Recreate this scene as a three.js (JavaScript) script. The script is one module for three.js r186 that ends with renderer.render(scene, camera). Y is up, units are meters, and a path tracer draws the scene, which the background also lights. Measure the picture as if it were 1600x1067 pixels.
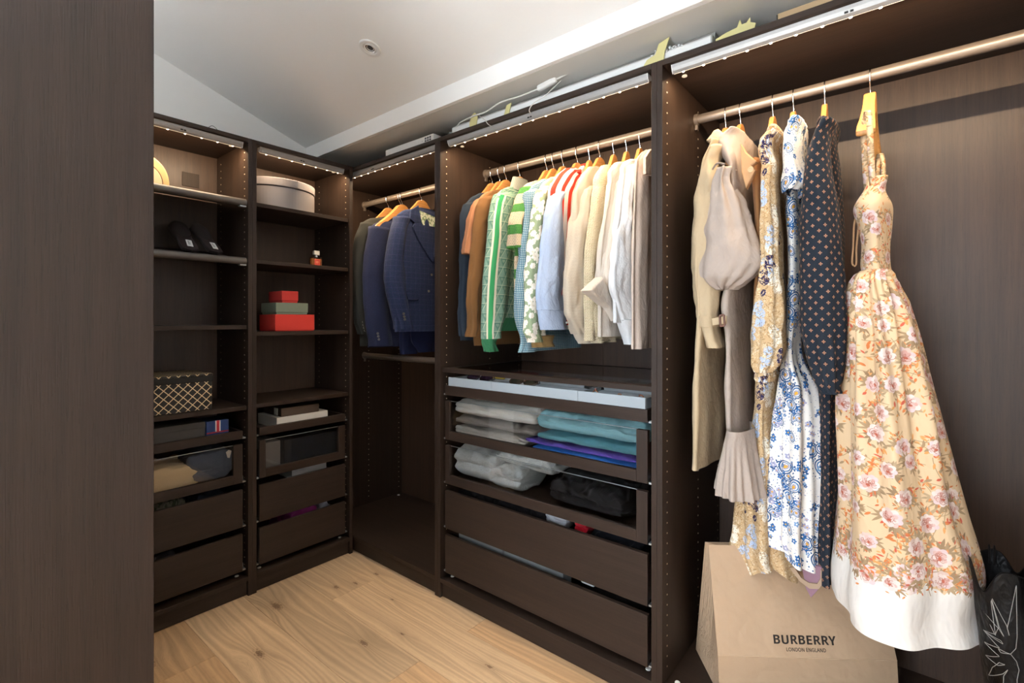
import * as THREE from 'three';
import { RoundedBoxGeometry } from 'three/addons/geometries/RoundedBoxGeometry.js';
import { mergeGeometries, mergeVertices } from 'three/addons/utils/BufferGeometryUtils.js';
import { RectAreaLightUniformsLib } from 'three/addons/lights/RectAreaLightUniformsLib.js';
import { createNoise2D, createNoise3D } from 'simplex-noise';

// ------------------------------------------------------------------ camera, sky, exposure
RectAreaLightUniformsLib.init();
const scene = new THREE.Scene();
const camera = new THREE.PerspectiveCamera(2 * Math.atan(533.5 / 765.81) * 180 / Math.PI, 1600 / 1067, 0.05, 60);
camera.position.set(2.2555, 1.2069, 1.455);
camera.lookAt(2.2555 - Math.cos(0.884887), 1.2069, 1.455 - Math.sin(0.884887));
camera.setViewOffset(1600, 1067, 0, 32.26, 1600, 1067);      // a shifted lens keeps the uprights upright
const renderer = new THREE.WebGLRenderer({ antialias: true });
renderer.shadowMap.enabled = true;
renderer.toneMapping = THREE.LinearToneMapping;
renderer.toneMappingExposure = 0.61;
scene.background = new THREE.Color(0.85, 0.94, 1.03);          // overcast daylight behind the glazed door
scene.backgroundIntensity = 22;
const LED_WATTAGE = 16, LED_GLOW = 12, LED_COLOR = new THREE.Color(1.0, 0.76, 0.50);

// ------------------------------------------------------------------ small helpers
const V3 = (x, y, z) => new THREE.Vector3(x, y, z);
let seedState = 1;
const reseed = (s) => { seedState = s >>> 0; };
const rnd = () => { seedState = (seedState + 0x6d2b79f5) | 0; let t = Math.imul(seedState ^ (seedState >>> 15), 1 | seedState); t = (t + Math.imul(t ^ (t >>> 7), 61 | t)) ^ t; return ((t ^ (t >>> 14)) >>> 0) / 4294967296; };
const rr = (a, b) => a + (b - a) * rnd();
const mk = (s) => { let q = s; return () => { q = (q * 16807) % 2147483647; return q / 2147483647; }; };
const n2 = createNoise2D(mk(7)), n3 = createNoise3D(mk(11));
const clamp = (x, a = 0, b = 1) => Math.min(b, Math.max(a, x));
const mix = (a, b, t) => a + (b - a) * t;
const smooth = (a, b, x) => { const t = clamp((x - a) / (b - a)); return t * t * (3 - 2 * t); };

const taken = new Map();
function numbered(name) { const k = taken.get(name) ?? 0; taken.set(name, k + 1); return k ? name + '_' + String(k).padStart(3, '0') : name; }
function shade(o) { o.traverse((c) => { if (c.isMesh) { c.castShadow = true; c.receiveShadow = true; } }); return o; }
// a thing: a Group at its base; parts are authored in world axes round that base
function thing(name, label, category, base = [0, 0, 0], group, turn = 0) {
  const o = new THREE.Group(); o.name = numbered(name); o.position.set(...base); o.rotation.y = turn;
  o.userData = { label, category }; if (group) o.userData.group = group;
  scene.add(o); return o;
}
const partNames = new WeakMap();
function part(parent, name, geo, mat, label) {
  if (Array.isArray(geo)) geo = merged(geo);
  const m = new THREE.Mesh(geo, mat); 
  const seen = partNames.get(parent) ?? {}; partNames.set(parent, seen);
  seen[name] = (seen[name] ?? 0) + 1; m.name = seen[name] > 1 ? name + '_' + String(seen[name] - 1).padStart(3, '0') : name;
  m.castShadow = m.receiveShadow = true; if (label) m.userData.label = label;
  parent.add(m); return m;
}
// a part whose geometry is in world coordinates, under a thing that is only moved
function wpart(t, name, geo, mat, label) {
  if (Array.isArray(geo)) geo = merged(geo);
  let p = t, off = V3(0, 0, 0); while (p && p !== scene) { off.add(p.position); p = p.parent; }
  geo.translate(-off.x, -off.y, -off.z);
  return part(t, name, geo, mat, label);
}
function struct(name, geo, mat) { const m = new THREE.Mesh(Array.isArray(geo) ? merged(geo) : geo, mat); m.name = name; m.userData.kind = 'structure'; m.castShadow = m.receiveShadow = true; scene.add(m); return m; }
function merged(list) {
  return mergeGeometries(list.map((g) => { const q = g.index ? g.toNonIndexed() : g.clone(); for (const k of Object.keys(q.attributes)) if (!['position', 'normal', 'uv'].includes(k)) q.deleteAttribute(k); return q; }));
}
// box-mapped uv in metres; v runs along the grain axis
function boxUV(g, grain = 'y', ou = 0, ov = 0) {
  const p = g.attributes.position, n = g.attributes.normal, uv = new Float32Array(p.count * 2);
  for (let i = 0; i < p.count; i++) {
    const P = { x: p.getX(i), y: p.getY(i), z: p.getZ(i) }, ax = Math.abs(n.getX(i)), ay = Math.abs(n.getY(i)), az = Math.abs(n.getZ(i));
    const face = ax >= ay && ax >= az ? 'x' : ay >= az ? 'y' : 'z';
    const rest = ['x', 'y', 'z'].filter((k) => k !== face);
    const along = rest.includes(grain) ? grain : rest[1], across = rest.find((k) => k !== along);
    uv[i * 2] = P[across] + ou; uv[i * 2 + 1] = P[along] + ov;
  }
  g.setAttribute('uv', new THREE.BufferAttribute(uv, 2)); return g;
}
// a board from corner to corner with eased edges
function board(x0, y0, z0, x1, y1, z1, grain = 'y', r = 0.0012) {
  const w = x1 - x0, h = y1 - y0, d = z1 - z0;
  const g = new RoundedBoxGeometry(w, h, d, 1, Math.min(r, w / 2.2, h / 2.2, d / 2.2));
  g.translate((x0 + x1) / 2, (y0 + y1) / 2, (z0 + z1) / 2);
  return boxUV(g, grain, rnd() * 3, rnd() * 3);
}
function plainBox(x0, y0, z0, x1, y1, z1) { const g = new THREE.BoxGeometry(x1 - x0, y1 - y0, z1 - z0); g.translate((x0 + x1) / 2, (y0 + y1) / 2, (z0 + z1) / 2); return boxUV(g); }
function tube(pts, r, seg = 40, rad = 8, closed = false) {
  const c = new THREE.CatmullRomCurve3(pts.map((p) => (p.isVector3 ? p : V3(...p))), closed, 'centripetal');
  return new THREE.TubeGeometry(c, seg, r, rad, closed);
}
function rod(a, b, r, n = 20) { const A = V3(...a), B = V3(...b), g = new THREE.CylinderGeometry(r, r, A.distanceTo(B), n); g.applyQuaternion(new THREE.Quaternion().setFromUnitVectors(V3(0, 1, 0), B.clone().sub(A).normalize())); g.translate((A.x + B.x) / 2, (A.y + B.y) / 2, (A.z + B.z) / 2); return g; }
// an outline extruded along an axis: 'x' takes [z, y] points, 'z' takes [x, y] points, 'y' takes [x, z] points
function plate(axis, at, thick, pts, bevel = 0.001, curve = false) {
  const s = new THREE.Shape();
  if (curve) { s.moveTo(...pts[0]); s.splineThru(pts.slice(1).concat([pts[0]]).map((p) => new THREE.Vector2(...p))); } else s.setFromPoints(pts.map((p) => new THREE.Vector2(...p)));
  const g = new THREE.ExtrudeGeometry(s, { depth: thick, bevelEnabled: bevel > 0, bevelThickness: bevel, bevelSize: bevel, bevelOffset: -bevel, bevelSegments: 3, curveSegments: 10 });
  g.translate(0, 0, -thick / 2);
  const m = new THREE.Matrix4();
  if (axis === 'x') m.set(0, 0, -1, at, 0, 1, 0, 0, 1, 0, 0, 0, 0, 0, 0, 1);
  else if (axis === 'z') m.makeTranslation(0, 0, at);
  else m.set(1, 0, 0, 0, 0, 0, -1, at, 0, 1, 0, 0, 0, 0, 0, 1);
  g.applyMatrix4(m); return g;
}
// rows of [y, x, z, half width in x, half depth in z] lofted into a cloth surface with folds
function loft(rows, o = {}) {
  const { n = 56, m = (rows.length - 1) * 7, e = 2.2, folds = [], wr = 0.0025, wf = 9, wy = 4, seed = 0, a0 = -Math.PI, a1 = Math.PI, off = 0, top = true, bottom = false, rim = null } = o;
  const pos = [], uv = [], idx = [], full = a1 - a0 > 6.28, cols = n + 1;
  const at = (s) => { const k = clamp(s, 0, 1) * (rows.length - 1), i = Math.min(rows.length - 2, Math.floor(k)), f = k - i; const g = (j) => rows[clamp(j, 0, rows.length - 1)];
    return rows[0].map((_, c) => { const p0 = g(i - 1)[c], p1 = g(i)[c], p2 = g(i + 1)[c], p3 = g(i + 2)[c]; if (c === 0) return mix(p1, p2, f); const h = 0.5 * (2 * p1 + (p2 - p0) * f + (2 * p0 - 5 * p1 + 4 * p2 - p3) * f * f + (3 * p1 - p0 - 3 * p2 + p3) * f * f * f); return c > 2 ? Math.max(h, 0.003) : h; }); };
  const S = (v) => Math.sign(v) * Math.pow(Math.abs(v), 2 / e);
  for (let j = 0; j <= m; j++) {
    const s = j / m, r = at(s), ring = [];
    for (let i = 0; i <= n; i++) {
      const ph = mix(a0, a1, i / n); let d = off;
      for (const f of folds) d += f.amp * (f.from === undefined ? s : smooth(f.from, f.to ?? 1, s)) * Math.sin(f.k * ph + (f.p ?? 0) + (f.t ?? 0) * s);
      const bx = r[1] + r[3] * S(Math.sin(ph)), bz = r[2] + r[4] * S(Math.cos(ph));
      d += wr * (n3(bx * wf + seed, r[0] * wy, bz * wf) + 0.5 * n3(bx * wf * 2.3 + seed, r[0] * wy * 2.1, bz * wf * 2.3 + 5));
      const nx = Math.sin(ph) / Math.max(r[3], 0.01), nz = Math.cos(ph) / Math.max(r[4], 0.01), l = Math.hypot(nx, nz);
      let y = r[0]; if (rim) y += rim(ph, s);
      ring.push([bx + d * nx / l, y, bz + d * nz / l]);
    }
    let mid = Math.round(n * (0 - a0) / (a1 - a0)); mid = clamp(mid, 0, n); const len = new Array(n + 1).fill(0);
    for (let i = mid + 1; i <= n; i++) len[i] = len[i - 1] + Math.hypot(ring[i][0] - ring[i - 1][0], ring[i][2] - ring[i - 1][2]);
    for (let i = mid - 1; i >= 0; i--) len[i] = len[i + 1] - Math.hypot(ring[i][0] - ring[i + 1][0], ring[i][2] - ring[i + 1][2]);
    ring.forEach((q, i) => { pos.push(...q); uv.push(len[i], q[1]); });
  }
  for (let j = 0; j < m; j++) for (let i = 0; i < n; i++) { const a = j * cols + i, b = a + 1, c = a + cols, d = c + 1; idx.push(a, c, b, b, c, d); }
  const cap = (j, up) => { const c = pos.length / 3; let x = 0, y = 0, z = 0; for (let i = 0; i < n; i++) { x += pos[(j * cols + i) * 3]; y += pos[(j * cols + i) * 3 + 1]; z += pos[(j * cols + i) * 3 + 2]; } pos.push(x / n, y / n + (up ? 0.004 : 0), z / n); uv.push(0, y / n); for (let i = 0; i < n; i++) up ? idx.push(c, j * cols + i, j * cols + i + 1) : idx.push(c, j * cols + i + 1, j * cols + i); };
  if (top && full) cap(0, true); if (bottom && full) cap(m, false);
  const g = new THREE.BufferGeometry(); g.setAttribute('position', new THREE.Float32BufferAttribute(pos, 3)); g.setAttribute('uv', new THREE.Float32BufferAttribute(uv, 2)); g.setIndex(idx); g.computeVertexNormals();
  if (full) { const N = g.attributes.normal; for (let j = 0; j <= m; j++) { const a = j * cols, b = a + n, v = V3(N.getX(a) + N.getX(b), N.getY(a) + N.getY(b), N.getZ(a) + N.getZ(b)).normalize(); N.setXYZ(a, v.x, v.y, v.z); N.setXYZ(b, v.x, v.y, v.z); } }
  return g;
}
// a soft folded slab of cloth filling a box, rounded on its long front fold
function softSlab(x0, x1, y0, y1, z0, z1, { lump = 0.006, seed = 0, e = 3.2, sag = 0.0, nx = 46, n = 64, tilt = 0, crease = 1 } = {}) {
  const rows = [], pos = [], uv = [], idx = [], cy = (y0 + y1) / 2, cz = (z0 + z1) / 2, hy = (y1 - y0) / 2, hz = (z1 - z0) / 2, S = (v) => Math.sign(v) * Math.pow(Math.abs(v), 2 / e);
  for (let j = 0; j <= nx; j++) {
    const s = j / nx, x = mix(x0, x1, s), edge = Math.pow(1 - Math.pow(Math.abs(2 * s - 1), 16), 0.5);
    for (let i = 0; i <= n; i++) {
      const a = (i / n) * Math.PI * 2, k = 0.5 + 0.5 * edge; let y = cy + hy * S(Math.sin(a)) * k, z = cz + hz * S(Math.cos(a)) * (0.94 + 0.06 * edge);
      const d = lump * (n3(x * 9 + seed, y * 14, z * 9) + 0.6 * n3(x * 22, y * 30 + seed, z * 22)); y += d * (Math.sin(a) > 0 ? 1 : 0.5) - sag * (1 - Math.pow(2 * s - 1, 2)) + tilt * (s - 0.5); z += d * Math.cos(a); if (hy > 0.014 && Math.cos(a) > 0.2) z -= crease * hy * 0.32 * Math.exp(-Math.pow((y - cy - hy * 0.12 * n2(x * 7, seed)) / (hy * 0.16), 2)) * Math.cos(a);
      y = clamp(y, y0, y1 + 0.004); z = clamp(z, z0, z1);
      pos.push(x, y, z); uv.push(x, a * (hy + hz) * 0.64);
    }
  }
  for (let j = 0; j < nx; j++) for (let i = 0; i < n; i++) { const a = j * (n + 1) + i, b = a + 1, c = a + n + 1, d = c + 1; idx.push(a, b, c, b, d, c); }
  for (const [j, f] of [[0, 1], [nx, 0]]) { const c = pos.length / 3; pos.push(j ? x1 + 0.004 : x0 - 0.004, cy, cz); uv.push(0, 0); for (let i = 0; i < n; i++) f ? idx.push(c, j * (n + 1) + i + 1, j * (n + 1) + i) : idx.push(c, j * (n + 1) + i, j * (n + 1) + i + 1); }
  const g = new THREE.BufferGeometry(); g.setAttribute('position', new THREE.Float32BufferAttribute(pos, 3)); g.setAttribute('uv', new THREE.Float32BufferAttribute(uv, 2)); g.setIndex(idx); g.computeVertexNormals(); return g;
}

// ------------------------------------------------------------------ textures
function canvas(w, h, draw) { const c = document.createElement('canvas'); c.width = w; c.height = h; const x = c.getContext('2d'); draw(x, w, h); return c; }
function tex(c, { srgb = true, size = [1, 1], wrap = THREE.RepeatWrapping } = {}) { const t = new THREE.CanvasTexture(c); if (srgb) t.colorSpace = THREE.SRGBColorSpace; t.wrapS = t.wrapT = wrap; t.repeat.set(1 / size[0], 1 / size[1]); return t; }
function dataTex(w, h, fn, { srgb = false, size = [1, 1], wrap = THREE.RepeatWrapping } = {}) {
  const d = new Uint8Array(w * h * 4); for (let y = 0; y < h; y++) for (let x = 0; x < w; x++) { const v = fn(x / w, y / h), i = (y * w + x) * 4; if (v.length) { d[i] = v[0]; d[i + 1] = v[1]; d[i + 2] = v[2]; } else d[i] = d[i + 1] = d[i + 2] = clamp(v) * 255; d[i + 3] = 255; }
  const t = new THREE.DataTexture(d, w, h); t.magFilter = THREE.LinearFilter; t.minFilter = THREE.LinearMipmapLinearFilter; t.generateMipmaps = true; if (srgb) t.colorSpace = THREE.SRGBColorSpace; t.wrapS = t.wrapT = wrap; t.repeat.set(1 / size[0], 1 / size[1]); t.needsUpdate = true; return t;
}
const again = (t, w, h = w) => { const c = t.clone(); c.repeat.set(1 / w, 1 / h); return c; };
// draws f at a spot and at its wrapped copies, so that the tile repeats without a seam
function wrapped(x, w, h, px, py, r, f) { for (let i = -1; i <= 1; i++) for (let j = -1; j <= 1; j++) { const X = px + i * w, Y = py + j * h; if (X > -r && X < w + r && Y > -r && Y < h + r) { x.save(); x.translate(X, Y); f(x); x.restore(); } } }
function speckle(x, w, h, count, cols, r0, r1) { for (let i = 0; i < count; i++) { const c = cols[Math.floor(rnd() * cols.length)], r = rr(r0, r1), px = rnd() * w, py = rnd() * h; wrapped(x, w, h, px, py, r, (q) => { q.fillStyle = c; q.beginPath(); q.arc(0, 0, r, 0, 7); q.fill(); }); } }
function leafShape(x, l, w, col) { x.fillStyle = col; x.beginPath(); x.moveTo(0, 0); x.quadraticCurveTo(l * 0.4, -w, l, 0); x.quadraticCurveTo(l * 0.4, w, 0, 0); x.fill(); }
function bloom(x, r, petals, cols, heart) {
  for (let k = 0; k < petals; k++) { x.save(); x.rotate((k / petals) * 6.283 + rr(-0.15, 0.15)); x.fillStyle = cols[Math.floor(rnd() * cols.length)]; x.beginPath(); x.ellipse(r * 0.55, 0, r * 0.5, r * 0.36, 0, 0, 7); x.fill(); x.restore(); }
  if (heart) { x.fillStyle = heart; x.beginPath(); x.arc(0, 0, r * 0.25, 0, 7); x.fill(); }
}

const T = {};
// black-brown ash foil: vertical pores and slow streaks
T.darkWood = dataTex(512, 1024, (u, v) => { const s = n2(u * 14, v * 1.2) * 0.5 + n2(u * 55, v * 3) * 0.35 + n2(u * 190, v * 7) * 0.3, p = n2(u * 260, v * 9 + 40) > 0.62 ? -0.5 : 0; const k = 1 + 0.16 * s + 0.22 * p; return [46 * k, 34 * k, 27 * k]; }, { srgb: true, size: [0.5, 1.0], wrap: THREE.MirroredRepeatWrapping });
T.darkBump = dataTex(512, 1024, (u, v) => 0.6 + 0.25 * n2(u * 190, v * 7) + (n2(u * 260, v * 9 + 40) > 0.62 ? -0.4 : 0), { size: [0.5, 1.0], wrap: THREE.MirroredRepeatWrapping });
// rustic oak boards, four of them; v is along the grain
function oakTexture(seed, tone, knots) {
  return dataTex(448, 2048, (u, v) => {
    const X = u * 0.224, Y = v * 2.0; let warp = 0, dark = 0, ring = 0;
    for (const [kx, ky, ks] of knots) { const dx = X - kx, dy = (Y - ky) * 0.42, q = Math.hypot(dx, dy); warp += ks * 2.4 * Math.exp(-q * q / (ks * ks * 5)) * Math.sign(dx || 1) * Math.min(1, Math.abs(dx) / ks); dark = Math.max(dark, (1 - smooth(ks * 0.18, ks * 0.62, q * (1 + 0.45 * n2(X * 130 + seed, Y * 60) + 0.25 * n2(X * 420, Y * 200 + seed)))) * (0.75 + 0.35 * n2(X * 300, Y * 140))); ring += 0.5 * Math.exp(-q / (ks * 1.8)); }
    const across = X + warp * 0.55 + 0.018 * n2(X * 5 + seed, Y * 0.9) + 0.006 * n2(X * 14, Y * 2.6 + seed);
    const g = Math.sin(across * 420 + 3 * n2(across * 20 + seed, Y * 0.4)) * 0.5 + Math.sin(across * 170 + seed) * 0.5, fine = n2(across * 900, Y * 14 + seed), streak = n2(across * 60 + seed, Y * 0.7), pore = n2(across * 1500, Y * 22 + seed) > 0.66 ? 1 : 0;
    let k = tone * (1 + 0.034 * g + 0.035 * fine + 0.075 * streak - 0.08 * pore - 0.2 * ring);
    const mixD = clamp(dark * 0.8); return [mix(193 * k, 84, mixD), mix(161 * k, 58, mixD), mix(126 * k, 40, mixD)];
  }, { srgb: true, size: [0.224, 2.0], wrap: THREE.ClampToEdgeWrapping });
}
const oak = [oakTexture(3, 1.02, [[0.12, 0.62, 0.024], [0.19, 1.4, 0.012], [0.06, 0.98, 0.008]]), oakTexture(17, 0.94, [[0.165, 0.53, 0.032], [0.07, 1.02, 0.02], [0.1, 1.62, 0.024]]), oakTexture(31, 0.97, [[0.15, 0.59, 0.017], [0.075, 0.63, 0.014], [0.12, 1.5, 0.018]]), oakTexture(47, 0.99, [[0.05, 0.2, 0.008], [0.17, 0.42, 0.01], [0.09, 0.8, 0.012], [0.19, 1.3, 0.014]])];
T.lightWood = dataTex(256, 512, (u, v) => { const k = 1 + 0.05 * n2(u * 40, v * 3) + 0.04 * Math.sin(u * 50 + 3 * n2(u * 4, v * 2)); return [222 * k, 168 * k, 104 * k]; }, { srgb: true, size: [0.1, 0.3], wrap: THREE.MirroredRepeatWrapping });
T.twill = dataTex(128, 128, (u, v) => 0.5 + 0.5 * Math.sin((u + v) * 2 * Math.PI * 16), { size: [0.03, 0.03] });
T.weave = dataTex(128, 128, (u, v) => 0.5 + 0.25 * Math.sin(u * 2 * Math.PI * 20) + 0.25 * Math.sin(v * 2 * Math.PI * 20), { size: [0.03, 0.03] });
T.knit = dataTex(128, 128, (u, v) => { const c = u * 8, s = Math.abs((c % 1) - 0.5) * 2; return 0.5 + 0.5 * Math.sin((v * 12 + s * 0.5) * 2 * Math.PI) * (1 - 0.5 * s); }, { size: [0.05, 0.05] });
T.rib = dataTex(128, 16, (u) => 0.5 + 0.5 * Math.sin(u * 2 * Math.PI * 8), { size: [0.04, 0.04] });
T.crumple = dataTex(512, 512, (u, v) => { const P = 6.2832, a = Math.cos(u * P), b = Math.sin(u * P), f = (k, o) => n3(a * k + o, b * k, v * k * 4.2); return 0.5 + 0.25 * Math.abs(f(1.2, 3)) * 2 - 0.2 * Math.abs(f(2.6, 9)) + 0.08 * f(6, 1); }, { size: [0.5, 0.5], wrap: THREE.MirroredRepeatWrapping });
T.fleck = dataTex(256, 256, () => { const k = rnd(); return k; }, { size: [0.12, 0.12] });
T.tweed = dataTex(256, 256, () => { const k = rnd(), q = k < 0.25 ? 128 : k < 0.6 ? 178 : 222; return [q, q + 2, q - 2]; }, { srgb: true, size: [0.14, 0.14] });
T.heather = dataTex(256, 256, (u, v) => { const q = 0.93 + 0.12 * rnd() + 0.05 * n2(u * 30, v * 30); return [204 * q, 190 * q, 170 * q]; }, { srgb: true, size: [0.1, 0.1] });
reseed(91);
T.check = tex(canvas(256, 256, (x, w, h) => { x.fillStyle = '#232a40'; x.fillRect(0, 0, w, h); for (let i = 0; i < 16; i++) { x.fillStyle = i % 4 ? 'rgba(78,98,150,.32)' : 'rgba(112,106,160,.5)'; x.fillRect(i * 16, 0, 3, h); x.fillRect(0, i * 16, w, 3); } for (let i = 0; i < 9000; i++) { x.fillStyle = rnd() < 0.5 ? 'rgba(20,26,50,.35)' : 'rgba(96,112,160,.25)'; x.fillRect(rnd() * w, rnd() * h, 1.5, 2.5); } }), { size: [0.11, 0.11] });
T.navy = tex(canvas(256, 256, (x, w, h) => { x.fillStyle = '#272b41'; x.fillRect(0, 0, w, h); for (let i = 0; i < 9000; i++) { x.fillStyle = rnd() < 0.5 ? 'rgba(20,24,50,.3)' : 'rgba(86,96,150,.2)'; x.fillRect(rnd() * w, rnd() * h, 1.5, 2.5); } }), { size: [0.1, 0.1] });
T.gingham = tex(canvas(128, 128, (x, w) => { x.fillStyle = '#dfe6df'; x.fillRect(0, 0, w, w); for (let i = 0; i < 8; i++) { x.fillStyle = 'rgba(22,78,104,.62)'; x.fillRect(i * 16, 0, 9, w); x.fillRect(0, i * 16, w, 9); } }), { size: [0.056, 0.056] });
T.floral = tex(canvas(512, 512, (x, w, h) => { x.fillStyle = '#8f9c7c'; x.fillRect(0, 0, w, h); for (let i = 0; i < 58; i++) { const px = rnd() * w, py = rnd() * h, r = rr(24, 48), p = 5 + Math.floor(rnd() * 5), s = seedState; wrapped(x, w, h, px, py, 70, (q) => { reseed(s); q.rotate(rnd() * 6); bloom(q, r, p, ['#ece3d4', '#e6dccb', '#f1eadd'], rnd() < 0.5 ? '#dccfb8' : null); }); reseed(s + 77); } }), { size: [0.19, 0.19] });
T.redStripe = tex(canvas(128, 32, (x, w, h) => { x.fillStyle = '#e9e2df'; x.fillRect(0, 0, w, h); x.fillStyle = '#cf3b2c'; x.fillRect(0, 0, 58, h); }), { size: [0.046, 0.046] });
T.crochet = tex(canvas(256, 512, (x, w, h) => { const g = '#4f8f45', c = '#e8cfae', bands = [[0, 0.26, c], [0.26, 0.47, g], [0.47, 0.78, c], [0.78, 1, g]]; for (const [a, b, k] of bands) { x.fillStyle = k; x.fillRect(0, a * h, w, (b - a) * h + 1); } x.fillStyle = 'rgba(60,40,20,.55)'; for (let j = 0; j < 26; j++) for (let i = 0; i < 16; i++) { x.beginPath(); x.ellipse(i * 16 + (j % 2 ? 8 : 0), j * 19.7 + 8, 3.2, 4.4, 0, 0, 7); x.fill(); } }), { size: [0.11, 0.172] });
T.triangle = tex(canvas(256, 256, (x, w, h) => { x.fillStyle = '#7c9a88'; x.fillRect(0, 0, w, h); x.lineWidth = 3; for (let r = 0; r < 4; r++) for (let i = -1; i < 5; i++) { const px = i * 64 + (r % 2 ? 32 : 0), py = r * 64; x.fillStyle = '#5f8373'; x.beginPath(); x.moveTo(px, py); x.lineTo(px + 64, py); x.lineTo(px + 32, py + 64); x.fill(); x.strokeStyle = '#c5cdb2'; x.stroke(); x.strokeStyle = 'rgba(206,212,186,.75)'; x.lineWidth = 2; for (let k = 0; k < 4; k++) { x.beginPath(); x.moveTo(px + 22 + k * 6, py + 12); x.lineTo(px + 22 + k * 6, py + 34 - Math.abs(k - 1.5) * 6); x.stroke(); } x.lineWidth = 3; } }), { size: [0.155, 0.155] });
T.gold = tex(canvas(768, 768, (x, w, h) => {
  x.fillStyle = '#bda07a'; x.fillRect(0, 0, w, h);
  for (let i = 0; i < 18; i++) { const px = rnd() * w, py = rnd() * h, r = rr(30, 84), c = rnd() < 0.5 ? '#a9bede' : '#e9e4d6', s = seedState; wrapped(x, w, h, px, py, 190, (q) => { reseed(s); q.globalAlpha = 0.85; q.fillStyle = c; for (let k = 0; k < 7; k++) { q.beginPath(); q.ellipse(rr(-r, r) * 0.6, rr(-r, r), r * rr(0.2, 0.5), r * rr(0.3, 0.6), rnd() * 3, 0, 7); q.fill(); } }); reseed(s + 5); }
  for (let i = 0; i < 6; i++) { const px = rnd() * w, py = rnd() * h, s = seedState; wrapped(x, w, h, px, py, 130, (q) => { reseed(s); for (let k = 0; k < 9; k++) { q.save(); q.translate(rr(-62, 62), rr(-62, 62)); q.fillStyle = '#2e2a4c'; q.beginPath(); q.ellipse(0, 0, rr(13, 26), rr(11, 20), rnd() * 3, 0, 7); q.fill(); q.restore(); } for (let k = 0; k < 22; k++) { q.save(); q.translate(rr(-76, 76), rr(-76, 76)); q.rotate(rnd() * 6); leafShape(q, rr(16, 30), rr(6, 10), '#e2c9a0'); q.restore(); } }); reseed(s + 9); }
  for (let i = 0; i < 1700; i++) { const px = rnd() * w, py = rnd() * h, a = rnd() * 6.3, l = rr(12, 32), c = rnd() < 0.6 ? 'rgba(214,196,166,.85)' : 'rgba(140,112,78,.6)'; wrapped(x, w, h, px, py, 40, (q) => { q.rotate(a); leafShape(q, l, l * 0.3, c); q.strokeStyle = 'rgba(110,84,52,.5)'; q.lineWidth = 1.2; q.beginPath(); q.moveTo(0, 0); q.lineTo(l, 0); q.stroke(); }); }
  speckle(x, w, h, 5200, ['#a57f4e', '#dcc59a', '#8f6b40', '#e6d5b4'], 1.0, 2.8);
}), { size: [0.34, 0.34] });
T.paisley = tex(canvas(768, 768, (x, w, h) => {
  x.fillStyle = '#eceae6'; x.fillRect(0, 0, w, h);
  for (let i = 0; i < 24; i++) { const px = rnd() * w, py = rnd() * h, s = seedState; wrapped(x, w, h, px, py, 150, (q) => { reseed(s); q.rotate(rnd() * 6.3); const k = rr(0.7, 1.35); q.scale(k, k); for (const [sc, c] of [[1, '#27507f'], [0.84, '#e9e4da'], [0.72, '#4f78a8'], [0.55, '#f0ede6'], [0.4, '#9aa0bd'], [0.24, '#d9a441']]) { q.fillStyle = c; q.beginPath(); q.moveTo(0, -70 * sc); q.bezierCurveTo(70 * sc, -70 * sc, 60 * sc, 60 * sc, 0, 60 * sc); q.bezierCurveTo(-62 * sc, 56 * sc, -54 * sc, -20 * sc, -12 * sc, -34 * sc); q.bezierCurveTo(12 * sc, -44 * sc, -26 * sc, -64 * sc, 0, -70 * sc); q.fill(); } q.fillStyle = '#27507f'; for (let a = 0; a < 14; a++) { q.beginPath(); q.arc(Math.sin(a * 0.45) * 78, Math.cos(a * 0.45) * 72, 5, 0, 7); q.fill(); } }); reseed(s + 3); }
  for (let i = 0; i < 120; i++) { const px = rnd() * w, py = rnd() * h, r = rr(12, 30), s = seedState; wrapped(x, w, h, px, py, 40, (q) => { reseed(s); bloom(q, r, 5, [['#2c5f9a', '#3a6ca6'], ['#9a9cba', '#b3b2ca'], ['#27507f', '#6f93bd']][Math.floor(rnd() * 3)], rnd() < 0.5 ? '#d9a441' : '#f0ede6'); }); reseed(s + 3); }
  for (let i = 0; i < 90; i++) { const px = rnd() * w, py = rnd() * h, a = rnd() * 6.3, c = rnd() < 0.6 ? '#5d7fae' : '#a7a9c2'; wrapped(x, w, h, px, py, 30, (q) => { q.rotate(a); leafShape(q, 20, 5, c); }); }
  speckle(x, w, h, 500, ['#8d93b4', '#d7ae5c', '#496fa2'], 1.2, 3);
}), { size: [0.27, 0.27] });
T.cross = tex(canvas(128, 128, (x, w) => { x.fillStyle = '#20262f'; x.fillRect(0, 0, w, w); for (let i = 0; i < 300; i++) { x.fillStyle = 'rgba(80,92,110,.25)'; x.fillRect(rnd() * w, rnd() * w, 2, 2); } x.fillStyle = '#9a7058'; for (const [a, b] of [[32, 32], [96, 96]]) { for (const [dx, dy] of [[-13, 0], [13, 0], [0, -13], [0, 13]]) { x.beginPath(); x.arc(a + dx, b + dy, 7.5, 0, 7); x.fill(); } x.fillRect(a - 4, b - 14, 8, 28); x.fillRect(a - 14, b - 4, 28, 8); } }), { size: [0.029, 0.029] });
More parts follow.
